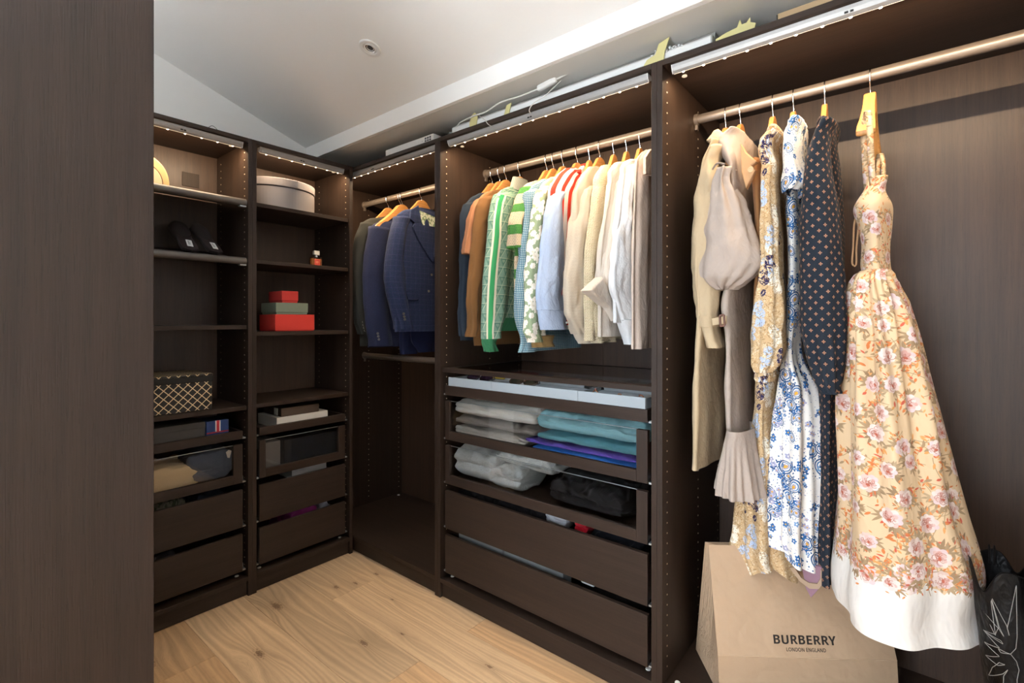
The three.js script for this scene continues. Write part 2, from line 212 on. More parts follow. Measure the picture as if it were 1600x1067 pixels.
function posy(q, k) {   // one spray of the pink dress: lilac-white peony, orange buds, taupe leaves
  q.scale(k, k);
  for (let i = 0; i < 4; i++) { q.save(); q.rotate(rr(0, 6.3)); q.translate(rr(18, 34), 0); for (let l = -1; l <= 1; l++) { q.save(); q.rotate(l * 0.6); leafShape(q, rr(34, 52), rr(9, 14), ['#a58a6b', '#977c5f', '#b59c7c'][i % 3]); q.restore(); } q.restore(); }
  for (let i = 0; i < 7; i++) { q.save(); q.rotate(rr(0, 6.3)); q.translate(rr(34, 66), 0); q.rotate(rr(0, 6)); leafShape(q, rr(14, 22), rr(5, 8), ['#d98d55', '#c96b42', '#e0a368'][i % 3]); q.restore(); }
  bloom(q, 38, 9, ['#e4d2cd', '#dcc6c8', '#ead9d2', '#d8bfb6'], null); bloom(q, 25, 7, ['#d9b6ae', '#e6d3cd', '#cfa298'], null);
  q.strokeStyle = '#a8695a'; q.lineWidth = 1.6; for (let i = 0; i < 14; i++) { q.beginPath(); q.arc(rr(-18, 18), rr(-14, 20), rr(5, 13), rr(0, 3), rr(3.2, 5.4)); q.stroke(); }
  q.fillStyle = '#b4604c'; q.beginPath(); q.ellipse(rr(-5, 5), rr(4, 12), 5, 8, rr(0, 3), 0, 7); q.fill();
}
function smallSprig(q, k) { q.scale(k, k); q.strokeStyle = '#a98c6a'; q.lineWidth = 2; q.beginPath(); q.moveTo(-26, 18); q.quadraticCurveTo(0, -8, 26, -16); q.stroke(); for (let i = 0; i < 7; i++) { q.save(); q.translate(rr(-28, 28), rr(-20, 20)); q.rotate(rr(0, 6)); leafShape(q, rr(14, 24), rr(5, 9), ['#cf7a48', '#d89a5e', '#a58a6b', '#c9604a'][i % 4]); q.restore(); } }
// the print covers the whole skirt once in height: waist at the top, a plain white border at the hem
T.posies = tex(canvas(1024, 2048, (x, w, h) => {
  x.fillStyle = '#dec29d'; x.fillRect(0, 0, w, h); x.fillStyle = '#eeeae4'; const edge = h * 0.835;
  x.beginPath(); x.moveTo(0, h); x.lineTo(0, edge); for (let i = 0; i <= 32; i++) x.lineTo(i * w / 32, edge + 26 * Math.sin(i * 1.178) + 12 * Math.sin(i * 0.589 * 5)); x.lineTo(w, h); x.fill();
  for (let i = 0; i < 230; i++) { const px = rnd() * w, py = rnd() * edge * 0.985, s = seedState; wrapped(x, w, h * 9, px, py, 110, (q) => { reseed(s); q.rotate(rnd() * 6); smallSprig(q, rr(1.1, 1.9)); }); reseed(s + 13); }
  for (let j = 0; j < 12; j++) for (let i = 0; i < 6; i++) { const px = (i + 0.5 + (j % 2 ? 0.5 : 0) + rr(-0.3, 0.3)) * w / 6, py = (j + 0.5 + rr(-0.3, 0.3)) * edge / 11.8, s = seedState; wrapped(x, w, h * 9, px, py, 220, (q) => { reseed(s); q.rotate(rr(-0.9, 0.9)); posy(q, rr(0.95, 1.35)); }); reseed(s + 13); }
  for (let i = 0; i < 24; i++) { const px = (i + rnd()) * w / 24, py = edge * rr(0.94, 1.0), s = seedState; wrapped(x, w, h * 9, px, py, 140, (q) => { reseed(s); q.rotate(rnd() * 6); rnd() < 0.4 ? posy(q, rr(0.9, 1.2)) : smallSprig(q, rr(1.4, 2.0)); }); reseed(s + 13); }
}), { size: [0.5, 0.905] });
T.posiesSmall = again(T.posies, 0.42, 0.76);
T.crosses = tex(canvas(512, 256, (x, w, h) => { x.fillStyle = '#17120f'; x.fillRect(0, 0, w, h); x.strokeStyle = '#e2c79c'; x.lineWidth = 6; for (let i = -4; i < 12; i++) { x.beginPath(); x.moveTo(i * 64, 0); x.lineTo(i * 64 + 256, h); x.moveTo(i * 64 + 256, 0); x.lineTo(i * 64, h); x.stroke(); } x.lineWidth = 3; x.beginPath(); for (let i = 0; i < 9; i++) for (let j = 0; j < 9; j++) { const a = i * 64 + (j % 2 ? 32 : 0) + 16, b = j * 32 + 16; x.moveTo(a - 6, b - 6); x.lineTo(a + 6, b + 6); x.moveTo(a - 38, b + 6); x.lineTo(a - 26, b - 6); } x.stroke(); }), { size: [0.27, 0.135] });
const clothTextures = T;
// ------------------------------------------------------------------ materials
const M = {};
const std = (o) => new THREE.MeshPhysicalMaterial({ roughness: 0.6, ...o, name: o.name ?? 'surface' });
const dark = (o = {}) => std({ map: T.darkWood, bumpMap: T.darkBump, bumpScale: 0.00022, roughness: 0.48, specularIntensity: 0.5, name: 'black-brown wood', ...o });
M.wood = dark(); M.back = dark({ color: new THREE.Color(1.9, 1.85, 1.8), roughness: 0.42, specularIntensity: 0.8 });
M.wall = std({ color: 0xf5f4f1, roughness: 0.85, bumpMap: again(T.fleck, 0.25), bumpScale: 0.0002, name: 'white paint' });
M.soffit = std({ color: 0xd9d6cf, roughness: 0.9, name: 'undercoated plaster' });
M.alu = std({ color: 0xa3a09c, roughness: 0.45, metalness: 0.55, name: 'satin aluminium' });
M.railTube = std({ color: 0x75695f, roughness: 0.32, metalness: 0.45, name: 'taupe metal rail' });
M.shoeRail = std({ color: 0x5f5852, roughness: 0.42, metalness: 0.35, name: 'grey metal rail' });
M.chrome = std({ color: 0xdedede, roughness: 0.18, metalness: 1, name: 'chrome' });
M.steel = std({ color: 0xaab0b2, roughness: 0.4, metalness: 0.8, name: 'zinc steel' });
M.peg = std({ color: 0xc9b89f, roughness: 0.8, name: 'bare chipboard hole' });
M.white = std({ color: 0xe9e7e3, roughness: 0.5, name: 'white plastic' });
M.cablewhite = std({ color: 0xdedbd4, roughness: 0.55, name: 'white cable' });
M.black = std({ color: 0x0d0c0c, roughness: 0.6, name: 'black plastic' });
M.tape = std({ color: 0xd9cf92, roughness: 0.8, transmission: 0.15, name: 'yellow masking tape' });
M.glass = std({ color: 0xffffff, roughness: 0.02, transmission: 1, thickness: 0, ior: 1.5, name: 'pane glass' });
M.smoke = std({ color: 0xf6f6f6, roughness: 0.02, transmission: 1, thickness: 0, ior: 1.5, name: 'tinted drawer glass' });
M.hanger = std({ map: T.lightWood, color: 0xd6c6b6, roughness: 0.42, clearcoat: 0.25, clearcoatRoughness: 0.3, name: 'varnished hanger wood' });
M.paleHanger = std({ map: T.lightWood, color: 0xe2d6c6, roughness: 0.5, name: 'pale hanger wood' });
M.felt = std({ color: 0x939ba1, roughness: 0.95, name: 'light grey felt' });
M.kraftCarton = std({ color: 0xb79a76, roughness: 0.9, bumpMap: T.fleck, bumpScale: 0.0002, name: 'cardboard' });
M.led = new THREE.MeshStandardMaterial({ color: 0xffffff, emissive: LED_COLOR.clone().lerp(new THREE.Color(1, 1, 1), 0.35), emissiveIntensity: LED_GLOW, name: 'led' });
M.ledStrip = new THREE.MeshStandardMaterial({ color: 0xfff0d8, emissive: LED_COLOR, emissiveIntensity: LED_GLOW * 0.11, name: 'led diffuser' });
const cloth = (o) => std({ roughness: 0.92, sheen: 0.25, sheenRoughness: 0.6, sheenColor: new THREE.Color(0.5, 0.5, 0.5), side: THREE.DoubleSide, specularIntensity: 0.35, ...o });
const crumpled = (o) => cloth({ bumpMap: again(T.crumple, 0.3, 0.3), bumpScale: 0.003, ...o });
const knitted = (o) => cloth({ bumpMap: T.knit, bumpScale: 0.0012, roughness: 1, ...o });

// ------------------------------------------------------------------ the room
const FLOOR_Z1 = 3.2, ROOM_X0 = -0.36, ROOM_X1 = 2.72, BACK = -0.62, SLOPE = 0.3277;
const ceilAt = (z) => 2.167 + SLOPE * (z - 0.07);
{
  const slab = plainBox(ROOM_X0 - 0.1, -0.12, BACK - 0.1, ROOM_X1 + 0.1, -0.022, FLOOR_Z1 + 0.1);
  const floor = struct('floor', slab, std({ color: 0x8a7358, roughness: 0.9, name: 'underlay' }));
  const mats = oak.map((t) => [0, 1].map((k) => { const c = t.clone(); c.wrapT = THREE.MirroredRepeatWrapping; return std({ map: c, roughness: 0.5, specularIntensity: 0.5, color: k ? 0xfff6ec : 0xffffff, bumpMap: again(T.darkBump, 0.2, 0.8), bumpScale: 0.00012, name: 'oak board' }); })).flat();
  const WID = 0.2245, seamZ = 0.764; let row = 0;
  reseed(5);
  const starts = { 3: [0.308], 2: [-0.9, 1.15], 1: [0.305], 0: [-0.55, 1.62] };
  for (let z = seamZ - 5 * WID; z < FLOOR_Z1; z += WID, row++) {
    const z0 = Math.max(z, BACK), z1 = Math.min(z + WID, FLOOR_Z1); if (z1 - z0 < 0.02) continue;
    let cuts = [ROOM_X0]; const s = { 5: [0.308, 2.2], 4: [-0.2, 1.75], 3: [0.9, 2.5], 2: [0.31, 2.1] }[row] ?? [rr(0.1, 1), rr(1.6, 2.4)];
    cuts = cuts.concat(s.filter((v) => v > ROOM_X0 + 0.1), [ROOM_X1]);
    for (let k = 0; k + 1 < cuts.length; k++) {
      const kind = { 40: 7, 41: 0, 30: 2, 31: 5, 20: 4, 21: 6, 50: 3, 51: 5, 52: 1 }[row * 10 + k], pick = kind ?? Math.floor(rnd() * 8); const a = cuts[k], b = cuts[k + 1], g = new RoundedBoxGeometry(b - a - 0.0008, 0.022, z1 - z0 - 0.0008, 1, 0.0008); g.translate((a + b) / 2, -0.011, (z0 + z1) / 2);
      const p = g.attributes.position, uv = new Float32Array(p.count * 2), ov = kind === undefined ? rr(0, 0.9) : 0; for (let i = 0; i < p.count; i++) { uv[i * 2] = clamp(p.getZ(i) - z, 0.001, 0.2235); uv[i * 2 + 1] = p.getX(i) - a + ov; } g.setAttribute('uv', new THREE.BufferAttribute(uv, 2));
      part(floor, 'plank', g, mats[pick]);
    }
  }
  const H = ceilAt(FLOOR_Z1) + 0.1;
  struct('wall_left', plainBox(ROOM_X0 - 0.12, 0, BACK - 0.1, ROOM_X0, H, FLOOR_Z1 + 0.12), M.wall);
  struct('wall_back', plainBox(ROOM_X0, 0, BACK - 0.1, ROOM_X1, 2.3, BACK), M.soffit);
  struct('wall_right', plainBox(ROOM_X1, 0, BACK - 0.1, ROOM_X1 + 0.12, H, FLOOR_Z1 + 0.12), M.wall);
  // far wall behind the camera with a wide glazed opening
  const D = { x0: 0.8, x1: 2.2, y1: 2.2 };
  struct('wall_front', [plainBox(ROOM_X0, 0, FLOOR_Z1, D.x0, H, FLOOR_Z1 + 0.12), plainBox(D.x1, 0, FLOOR_Z1, ROOM_X1, H, FLOOR_Z1 + 0.12), plainBox(D.x0, D.y1, FLOOR_Z1, D.x1, H, FLOOR_Z1 + 0.12)], M.wall);
  const w = struct('window_1', plainBox(D.x0, 0, FLOOR_Z1 + 0.01, D.x1, 0.03, FLOOR_Z1 + 0.1), M.white);
  const xs = [D.x0, D.x1];
  for (let i = 0; i < 1; i++) {
    part(w, 'window_frame', [board(xs[i], 0.03, FLOOR_Z1 + 0.03, xs[i] + 0.05, D.y1, FLOOR_Z1 + 0.08), board(xs[i + 1] - 0.05, 0.03, FLOOR_Z1 + 0.03, xs[i + 1], D.y1, FLOOR_Z1 + 0.08), board(xs[i] + 0.05, 0.03, FLOOR_Z1 + 0.03, xs[i + 1] - 0.05, 0.1, FLOOR_Z1 + 0.08), board(xs[i] + 0.05, D.y1 - 0.07, FLOOR_Z1 + 0.03, xs[i + 1] - 0.05, D.y1, FLOOR_Z1 + 0.08)], M.white);
    part(w, 'pane', plainBox(xs[i] + 0.05, 0.1, FLOOR_Z1 + 0.052, xs[i + 1] - 0.05, D.y1 - 0.07, FLOOR_Z1 + 0.054), M.glass);
  }
  // sloped ceiling, its lowest edge carried by a boxed-in beam over the long wardrobes
  const K = { x0: 0.5, x1: 2.2, z0: 1.2, z1: 2.4 };      // a roof window in the slope, above and behind the camera
  const slope = (x0, x1, z0, z1, up = 0, t = 0.14) => { const g = new THREE.BufferGeometry(), q = [[x0, z0], [x1, z0], [x1, z1], [x0, z1]], P = [...q.map(([x, z]) => [x, ceilAt(z) + up, z]), ...q.map(([x, z]) => [x, ceilAt(z) + up + t, z])], f = (a, b, c, d) => [a, b, c, a, c, d]; g.setAttribute('position', new THREE.Float32BufferAttribute([...f(0, 1, 2, 3), ...f(7, 6, 5, 4), ...f(0, 4, 5, 1), ...f(1, 5, 6, 2), ...f(2, 6, 7, 3), ...f(3, 7, 4, 0)].flatMap((i) => P[i]), 3)); g.computeVertexNormals(); return boxUV(g, 'z'); };
  const X0 = ROOM_X0 - 0.12, X1 = ROOM_X1 + 0.12, cz1 = FLOOR_Z1 + 0.12;
  struct('ceiling', [slope(X0, X1, 0.066, K.z0), slope(X0, X1, K.z1, cz1), slope(X0, K.x0, K.z0, K.z1), slope(K.x1, X1, K.z0, K.z1)], M.wall);
  const rw = struct('window_2', [slope(K.x0, K.x0 + 0.045, K.z0, K.z1, 0.06, 0.07), slope(K.x1 - 0.045, K.x1, K.z0, K.z1, 0.06, 0.07), slope(K.x0 + 0.045, K.x1 - 0.045, K.z0, K.z0 + 0.045, 0.06, 0.07), slope(K.x0 + 0.045, K.x1 - 0.045, K.z1 - 0.045, K.z1, 0.06, 0.07)], M.white);
  part(rw, 'pane', slope(K.x0 + 0.045, K.x1 - 0.045, K.z0 + 0.045, K.z1 - 0.045, 0.09, 0.004), M.glass);
  struct('trim_1', [board(ROOM_X0, 2.092, 0.052, ROOM_X1, ceilAt(0.066) + 0.08, 0.072, 'x', 0.002)], M.wall);
  struct('trim_2', plainBox(ROOM_X0, 2.092, BACK, ROOM_X1, 2.3, 0.052), M.soffit);
}

// ------------------------------------------------------------------ wardrobes
const TH = 0.018, HT = 2.008;
// local axes: x along the width, front at z = 0, depth towards -z
function wardrobe(label, W, D, pos, turn, holesOn, zs) {
  const t = thing('wardrobe', label, 'wardrobe', pos, 'open wardrobe frames', turn);
  reseed(Math.round(pos[0] * 100 + pos[2] * 1000 + 400));
  part(t, 'side_panel', board(0, 0, -D, TH, HT, 0, 'y'), M.wood); part(t, 'side_panel', board(W - TH, 0, -D, W, HT, 0, 'y'), M.wood);
  part(t, 'top_panel', board(TH, HT - TH, -D, W - TH, HT, 0, 'x'), M.wood);
  part(t, 'bottom_panel', board(TH, 0.067, -D, W - TH, 0.085, 0, 'x'), M.wood);
  part(t, 'plinth', board(TH + 0.001, 0.002, -0.03, W - TH - 0.001, 0.0665, -0.012, 'x'), M.wood);
  const half = W > 0.6 ? [[TH, W / 2 - 0.0006], [W / 2 + 0.0006, W - TH]] : [[TH, W - TH]];
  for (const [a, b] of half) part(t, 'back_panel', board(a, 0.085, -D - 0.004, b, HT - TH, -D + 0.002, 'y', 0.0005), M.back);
  const dots = [];
  for (const z of zs) for (let y = 0.128; y < 1.97; y += 0.032) { const g = new THREE.CylinderGeometry(0.0026, 0.0026, 0.0006, 7); g.rotateZ(Math.PI / 2); g.translate(holesOn === 'left' ? TH + 0.0003 : W - TH - 0.0003, y, z); dots.push(g); }
  part(t, 'peg_holes', dots, M.peg).userData.kind = 'stuff';
  for (const [cx, cz] of [[TH + 0.03, -0.045], [W - TH - 0.03, -0.045], [TH + 0.03, -D + 0.05], [W - TH - 0.03, -D + 0.05]]) { if (pos[0] > 1.6 && cx > 0.5) continue; const g = new THREE.CylinderGeometry(0.0075, 0.0085, 0.003, 14); g.translate(cx, 0.0865, cz); part(t, 'cover_cap', g, M.white); const q = g.clone(); q.translate(0, HT - TH - 0.0015 - 0.0865, -0.06); part(t, 'cover_cap', q, M.white); }
  return t;
}
function shelf(t, W, D, y, front = -0.012) { return part(t, 'shelf', board(TH + 0.001, y - TH, -D + 0.004, W - TH - 0.001, y, front, 'x'), M.wood); }
// a drawer closed flush: front of one board, or three rails round a pane
function drawer(t, W, D, y0, y1, glazed, gap = 0.0175) {
  const d = new THREE.Group(); d.name = 'drawer'; const seen = partNames.get(t); seen.drawer = (seen.drawer ?? 0) + 1; if (seen.drawer > 1) d.name += '_' + String(seen.drawer - 1).padStart(3, '0'); t.add(d);
  const a = TH + gap, b = W - TH - gap, Z = -0.012, wall = y0 + (y1 - y0) * 0.72;
  if (!glazed) part(d, 'drawer_front', board(a, y0, Z - 0.016, b, y1, Z, 'x'), M.wood);
  else {
    const s = 0.038; part(d, 'front_stile', board(a, y0, Z - 0.018, a + s * 0.72, y1, Z, 'y'), M.wood); part(d, 'front_stile', board(b - s, y0, Z - 0.018, b, y1, Z, 'y'), M.wood); part(d, 'front_rail', board(a + s * 0.72, y0, Z - 0.018, b - s, y0 + s, Z, 'x'), M.wood);
    part(d, 'pane', plainBox(a + s * 0.72, y0 + s, Z - 0.012, b - s, y1 - 0.002, Z - 0.008), M.smoke);
    part(d, 'pane_edge', board(a + s * 0.72, y1 - 0.002, Z - 0.0125, b - s, y1 - 0.0005, Z - 0.0075, 'x', 0.0004), M.steel);
  }
  part(d, 'drawer_side', board(a + 0.002, y0 + 0.01, -D + 0.03, a + 0.014, wall, Z - 0.018, 'z'), M.wood); part(d, 'drawer_side', board(b - 0.014, y0 + 0.01, -D + 0.03, b - 0.002, wall, Z - 0.018, 'z'), M.wood);
  part(d, 'drawer_base', board(a + 0.014, y0 + 0.01, -D + 0.03, b - 0.014, y0 + 0.018, Z - 0.018, 'x'), M.wood); part(d, 'drawer_back', board(a + 0.014, y0 + 0.018, -D + 0.03, b - 0.014, wall, -D + 0.042, 'x'), M.wood);
  for (const [p, q] of [[a - 0.016, a], [b, b + 0.016]]) part(d, 'runner', [plainBox(p + 0.0006, y0 - 0.002, -D + 0.05, q - 0.0006, y0 + 0.004, -0.02), plainBox(p + 0.0006, y0 + 0.004, -0.05, q - 0.0006, y0 + 0.02, -0.045)], M.steel);
  return d;
}
function tray(t, W, D, y0, y1, base) {
  const d = new THREE.Group(); d.name = 'pull_out_tray'; t.add(d); const a = TH + 0.0175, b = W - TH - 0.0175, Z = -0.012;
  part(d, 'tray_front', board(a, y0, Z - 0.018, b, y1, Z, 'x'), M.wood); part(d, 'tray_base', board(a + 0.012, base - 0.006, -D + 0.03, b - 0.012, base, Z - 0.018, 'x'), M.wood);
  for (const [p, q] of [[a, a + 0.012], [b - 0.012, b]]) part(d, 'tray_side', board(p, y0, -D + 0.03, q, y1, Z - 0.018, 'z'), M.wood);
  part(d, 'tray_back', board(a + 0.012, y0, -D + 0.03, b - 0.012, y1, -D + 0.042, 'x'), M.wood);
  for (const [p, q] of [[a - 0.016, a], [b, b + 0.016]]) part(d, 'runner', plainBox(p + 0.0006, y0 - 0.002, -D + 0.05, q - 0.0006, y0 + 0.004, -0.02), M.steel);
}
function clothesRail(t, W, y, z) {
  const g = new THREE.CylinderGeometry(1, 1, W - 2 * TH - 0.004, 28); g.rotateZ(Math.PI / 2); g.scale(1, 0.0165, 0.0125); g.translate(W / 2, y, z);
  const r = part(t, 'clothes_rail', g, M.railTube);
  for (const x of [TH + 0.006, W - TH - 0.006]) { const c = new THREE.CylinderGeometry(1, 1, 0.014, 24); c.rotateZ(Math.PI / 2); c.scale(1, 0.0205, 0.0165); c.translate(x, y, z); part(r, 'rail_bracket', [c, plainBox(x - 0.004, y - 0.036, z - 0.006, x + 0.004, y - 0.018, z + 0.006)], M.railTube); }
}
function shoeShelf(t, W, D, yFront) {
  const s = new THREE.Group(); s.name = 'shoe_shelf'; const seen = partNames.get(t); seen.shoe = (seen.shoe ?? 0) + 1; if (seen.shoe > 1) s.name += '_001'; t.add(s);
  const g = board(TH + 0.006, -0.008, 0, W - TH - 0.006, 0.008, 0.30, 'x'); g.rotateX(0.2); g.translate(0, yFront + 0.055, -0.325); part(s, 'shelf_board', g, M.wood);
  const c = new THREE.CylinderGeometry(0.0155, 0.0155, W - 2 * TH - 0.008, 24); c.rotateZ(Math.PI / 2); c.translate(W / 2, yFront, -0.018); part(s, 'front_rail', c, M.shoeRail);
  part(s, 'rail_clip', plainBox(W - TH - 0.03, yFront - 0.02, -0.03, W - TH - 0.004, yFront - 0.015, -0.008), M.steel);
}
const YL = 1.5708;
const F1 = wardrobe('narrow open wardrobe nearest the dark end panel, with two sloping shoe shelves and drawers below', 0.5, 0.35, [0, 0, 1.007], YL, 'right', [-0.037, -0.30]);
const F2 = wardrobe('narrow open wardrobe in the corner, with the hat box and red boxes on its shelves', 0.5, 0.35, [0, 0, 0.507], YL, 'right', [-0.037, -0.30]);
const Z3 = [-0.037, -0.322, -0.55];
const F3 = wardrobe('wide open corner wardrobe with suit jackets above a bare lower rail', 1.0, 0.575, [-0.3575, 0, 0], 0, 'left', Z3);
const F4 = wardrobe('wide open middle wardrobe with shirts over a jewellery tray, glass-fronted and plain drawers', 1.0, 0.575, [0.6425, 0, 0], 0, 'left', Z3);
const F5 = wardrobe('wide open wardrobe nearest the camera with long coats and dresses over a paper bag', 1.0, 0.575, [1.6425, 0, 0], 0, 'left', Z3);
shoeShelf(F1, 0.5, 0.35, 1.726); shoeShelf(F1, 0.5, 0.35, 1.469);
shelf(F1, 0.5, 0.35, 1.188); shelf(F1, 0.5, 0.35, 0.834); tray(F1, 0.5, 0.35, 0.692, 0.727, 0.7);
drawer(F1, 0.5, 0.35, 0.5, 0.668, true); drawer(F1, 0.5, 0.35, 0.305, 0.469, false); drawer(F1, 0.5, 0.35, 0.113, 0.275, false);
for (const y of [1.736, 1.481, 1.157, 0.836]) shelf(F2, 0.5, 0.35, y);
tray(F2, 0.5, 0.35, 0.692, 0.727, 0.7);
drawer(F2, 0.5, 0.35, 0.5, 0.668, true); drawer(F2, 0.5, 0.35, 0.305, 0.469, false); drawer(F2, 0.5, 0.35, 0.113, 0.275, false);
part(F1, 'access_hatch', [board(0.335, 1.83, -0.3478, 0.405, 1.895, -0.345, 'y', 0.0006)], M.wood);
clothesRail(F3, 1.0, 1.913, -0.29); clothesRail(F3, 1.0, 0.996, -0.29);
clothesRail(F4, 1.0, 1.913, -0.29); clothesRail(F5, 1.0, 1.913, -0.29);
tray(F4, 1.0, 0.575, 0.885, 0.926, 0.925);
drawer(F4, 1.0, 0.575, 0.692, 0.86, true); drawer(F4, 1.0, 0.575, 0.5, 0.666, true); drawer(F4, 1.0, 0.575, 0.305, 0.469, false); drawer(F4, 1.0, 0.575, 0.113, 0.277, false);
{
  const g = new THREE.Group(); g.name = 'glass_shelf'; F4.add(g); const a = TH + 0.001, b = 1 - TH - 0.001, D = 0.57, y0 = 0.983, y1 = 1.001;
  part(g, 'shelf_rail', board(a, y0, -0.052, b, y1, -0.012, 'x'), M.wood); part(g, 'shelf_rail', board(a, y0, -D, b, y1, -D + 0.04, 'x'), M.wood);
  part(g, 'shelf_rail', board(a, y0, -D + 0.04, a + 0.04, y1, -0.052, 'z'), M.wood); part(g, 'shelf_rail', board(b - 0.04, y0, -D + 0.04, b, y1, -0.052, 'z'), M.wood);
  part(g, 'pane', plainBox(a + 0.038, y1 - 0.004, -D + 0.038, b - 0.038, y1 - 0.0005, -0.054), M.glass);
}
// the wardrobe of the opposite run: its tall side is the dark panel at the picture's edge
{
  const t = thing('wardrobe', 'tall wardrobe end of dark vertical-grain wood filling the near edge of the view', 'wardrobe', [0.1, 0, 1.155]); reseed(77);
  part(t, 'side_panel', board(0.982, 0, 0, 1.0, HT, 0.575, 'y'), M.wood); part(t, 'side_panel', board(0, 0, 0, TH, HT, 0.575, 'y'), M.wood);
  part(t, 'top_panel', board(TH, HT - TH, 0, 0.982, HT, 0.575, 'x'), M.wood); part(t, 'bottom_panel', board(TH, 0.067, 0, 0.982, 0.085, 0.575, 'x'), M.wood);
  part(t, 'plinth', board(TH, 0.002, 0.012, 0.982, 0.066, 0.03, 'x'), M.wood); part(t, 'back_panel', board(TH, 0.085, 0.57, 0.982, HT - TH, 0.575, 'y'), M.wood);
  for (const y of [0.6, 1.1, 1.6]) part(t, 'shelf', board(TH, y, 0.012, 0.982, y + TH, 0.57, 'x'), M.wood);
}

// ------------------------------------------------------------------ LED light bars under the wardrobe tops
function ledBar(label, W, x0, x1, holder, turn, pos) {
  const t = thing('led_light_bar', label, 'light bar', pos, 'LED light bars under the wardrobe tops', turn), L = x1 - x0, y = 1.9898;
  const prof = [[-0.014, y], [-0.0155, y - 0.009], [-0.0195, y - 0.018], [-0.0255, y - 0.0245], [-0.0285, y - 0.0225], [-0.043, y - 0.014], [-0.043, y]];
  const g = plate('x', (x0 + x1) / 2, L, prof, 0); part(t, 'profile', g, M.alu);
  for (const x of [x0 - 0.001, x1 + 0.001]) part(t, 'end_cap', plate('x', x, 0.002, prof.map(([a, b]) => [a, b]), 0), M.white);
  const strip = new THREE.BoxGeometry(L - 0.004, 0.0012, 0.006); strip.rotateX(0.46); strip.translate((x0 + x1) / 2, y - 0.0232, -0.0305); part(t, 'led_strip', strip, M.ledStrip);
  const led = new THREE.SphereGeometry(0.0034, 10, 8); led.scale(1.25, 0.7, 1);
  for (let x = x0 + 0.03; x < x1; x += 0.06) { const m = part(t, 'led', led, M.led); m.position.set(x, y - 0.0242, -0.0293); }
  part(t, 'sensor', [plainBox((x0 + x1) / 2 - 0.022, y - 0.0165, -0.0187, (x0 + x1) / 2 - 0.014, y - 0.0125, -0.0155), plainBox((x0 + x1) / 2 - 0.010, y - 0.0165, -0.0187, (x0 + x1) / 2 - 0.003, y - 0.0125, -0.0155)], M.black);
  const light = new THREE.RectAreaLight(LED_COLOR, LED_WATTAGE / (Math.PI * 0.007), L - 0.004, 0.007);
  light.name = 'led_light'; light.position.set((x0 + x1) / 2, y - 0.0275, -0.0325); light.castShadow = true; t.add(light);
  t.updateMatrixWorld(true); light.lookAt(t.localToWorld(V3((x0 + x1) / 2, y - 1.0, -0.62)));
}
ledBar('LED light bar under the top of the narrow wardrobe beside the dark end panel', 0.5, 0.04, 0.466, F1, YL, [0, 0, 1.007]);
ledBar('LED light bar above the round hat box', 0.5, 0.042, 0.458, F2, YL, [0, 0, 0.507]);
ledBar('LED light bar above the suit jackets', 1, 0.05, 0.965, F3, 0, [-0.3575, 0, 0]);
ledBar('LED light bar above the rail of shirts and knitwear', 1, 0.05, 0.962, F4, 0, [0.6425, 0, 0]);
ledBar('LED light bar above the long coats and dresses', 1, 0.042, 0.962, F5, 0, [1.6425, 0, 0]);
// recessed downlight in the slope, switched off
{
  const p = V3(0.639, ceilAt(0.342), 0.342), t = thing('ceiling_light', 'round white recessed downlight in the sloping ceiling, switched off', 'downlight', p.toArray());
  t.rotation.x = -Math.atan(SLOPE);
  const lathe = (pts) => new THREE.LatheGeometry(pts.map((q) => new THREE.Vector2(...q)), 48);
  part(t, 'trim_ring', lathe([[0.024, 0.004], [0.0255, -0.003], [0.029, -0.0045], [0.038, -0.0045], [0.0415, -0.003], [0.0425, 0.0005]]), M.white);
  part(t, 'baffle', lathe([[0.0175, 0.001], [0.0185, -0.004], [0.022, -0.0045], [0.0245, -0.002]]), M.white);
  part(t, 'lens', lathe([[0, -0.0012], [0.006, -0.0016], [0.0075, -0.0005], [0.011, -0.0008], [0.0125, 0.0002], [0.0178, -0.0006]]), std({ color: 0x6f7173, roughness: 0.15, metalness: 0.7, name: 'faceted lens' }));
}
// ------------------------------------------------------------------ hangers
// local axes: the hook's crown on the rail at the origin, arms along z
const hangerGeo = (() => {
  const up = [[-0.188, -0.206], [-0.17, -0.186], [-0.13, -0.158], [-0.085, -0.12], [-0.045, -0.08], [-0.026, -0.06], [0, -0.052], [0.026, -0.06], [0.045, -0.08], [0.085, -0.12], [0.13, -0.158], [0.17, -0.186], [0.188, -0.206]];
  const low = [[0.183, -0.217], [0.166, -0.213], [0.13, -0.188], [0.09, -0.154], [0.05, -0.128], [0, -0.116], [-0.05, -0.128], [-0.09, -0.154], [-0.13, -0.188], [-0.166, -0.213], [-0.183, -0.217]];
  const s = new THREE.Shape(); s.moveTo(...up[0]); s.splineThru(up.slice(1).map((p) => new THREE.Vector2(...p))); s.splineThru(low.map((p) => new THREE.Vector2(...p))); s.lineTo(...up[0]);
  const g = new THREE.ExtrudeGeometry(s, { depth: 0.008, bevelEnabled: true, bevelThickness: 0.003, bevelSize: 0.003, bevelOffset: -0.003, bevelSegments: 3, curveSegments: 24 });
  g.translate(0, 0, -0.004); g.rotateY(-Math.PI / 2); return boxUV(g, 'z');
})();
const hookGeo = (() => { const p = []; for (let a = -0.45; a <= 3.5; a += 0.25) p.push(V3(0, Math.sin(a) * 0.0185 - 0.001, -Math.cos(a) * 0.0185)); p.reverse(); const pts = [V3(0, -0.06, 0), V3(0, -0.045, 0.001), V3(0, -0.034, 0.007), V3(0, -0.02, 0.0165), ...p.reverse().reverse().filter((q) => q.y > -0.006).sort((a, b) => b.z - a.z)]; return tube(pts, 0.0019, 60, 8); })();
let hanger0 = null;
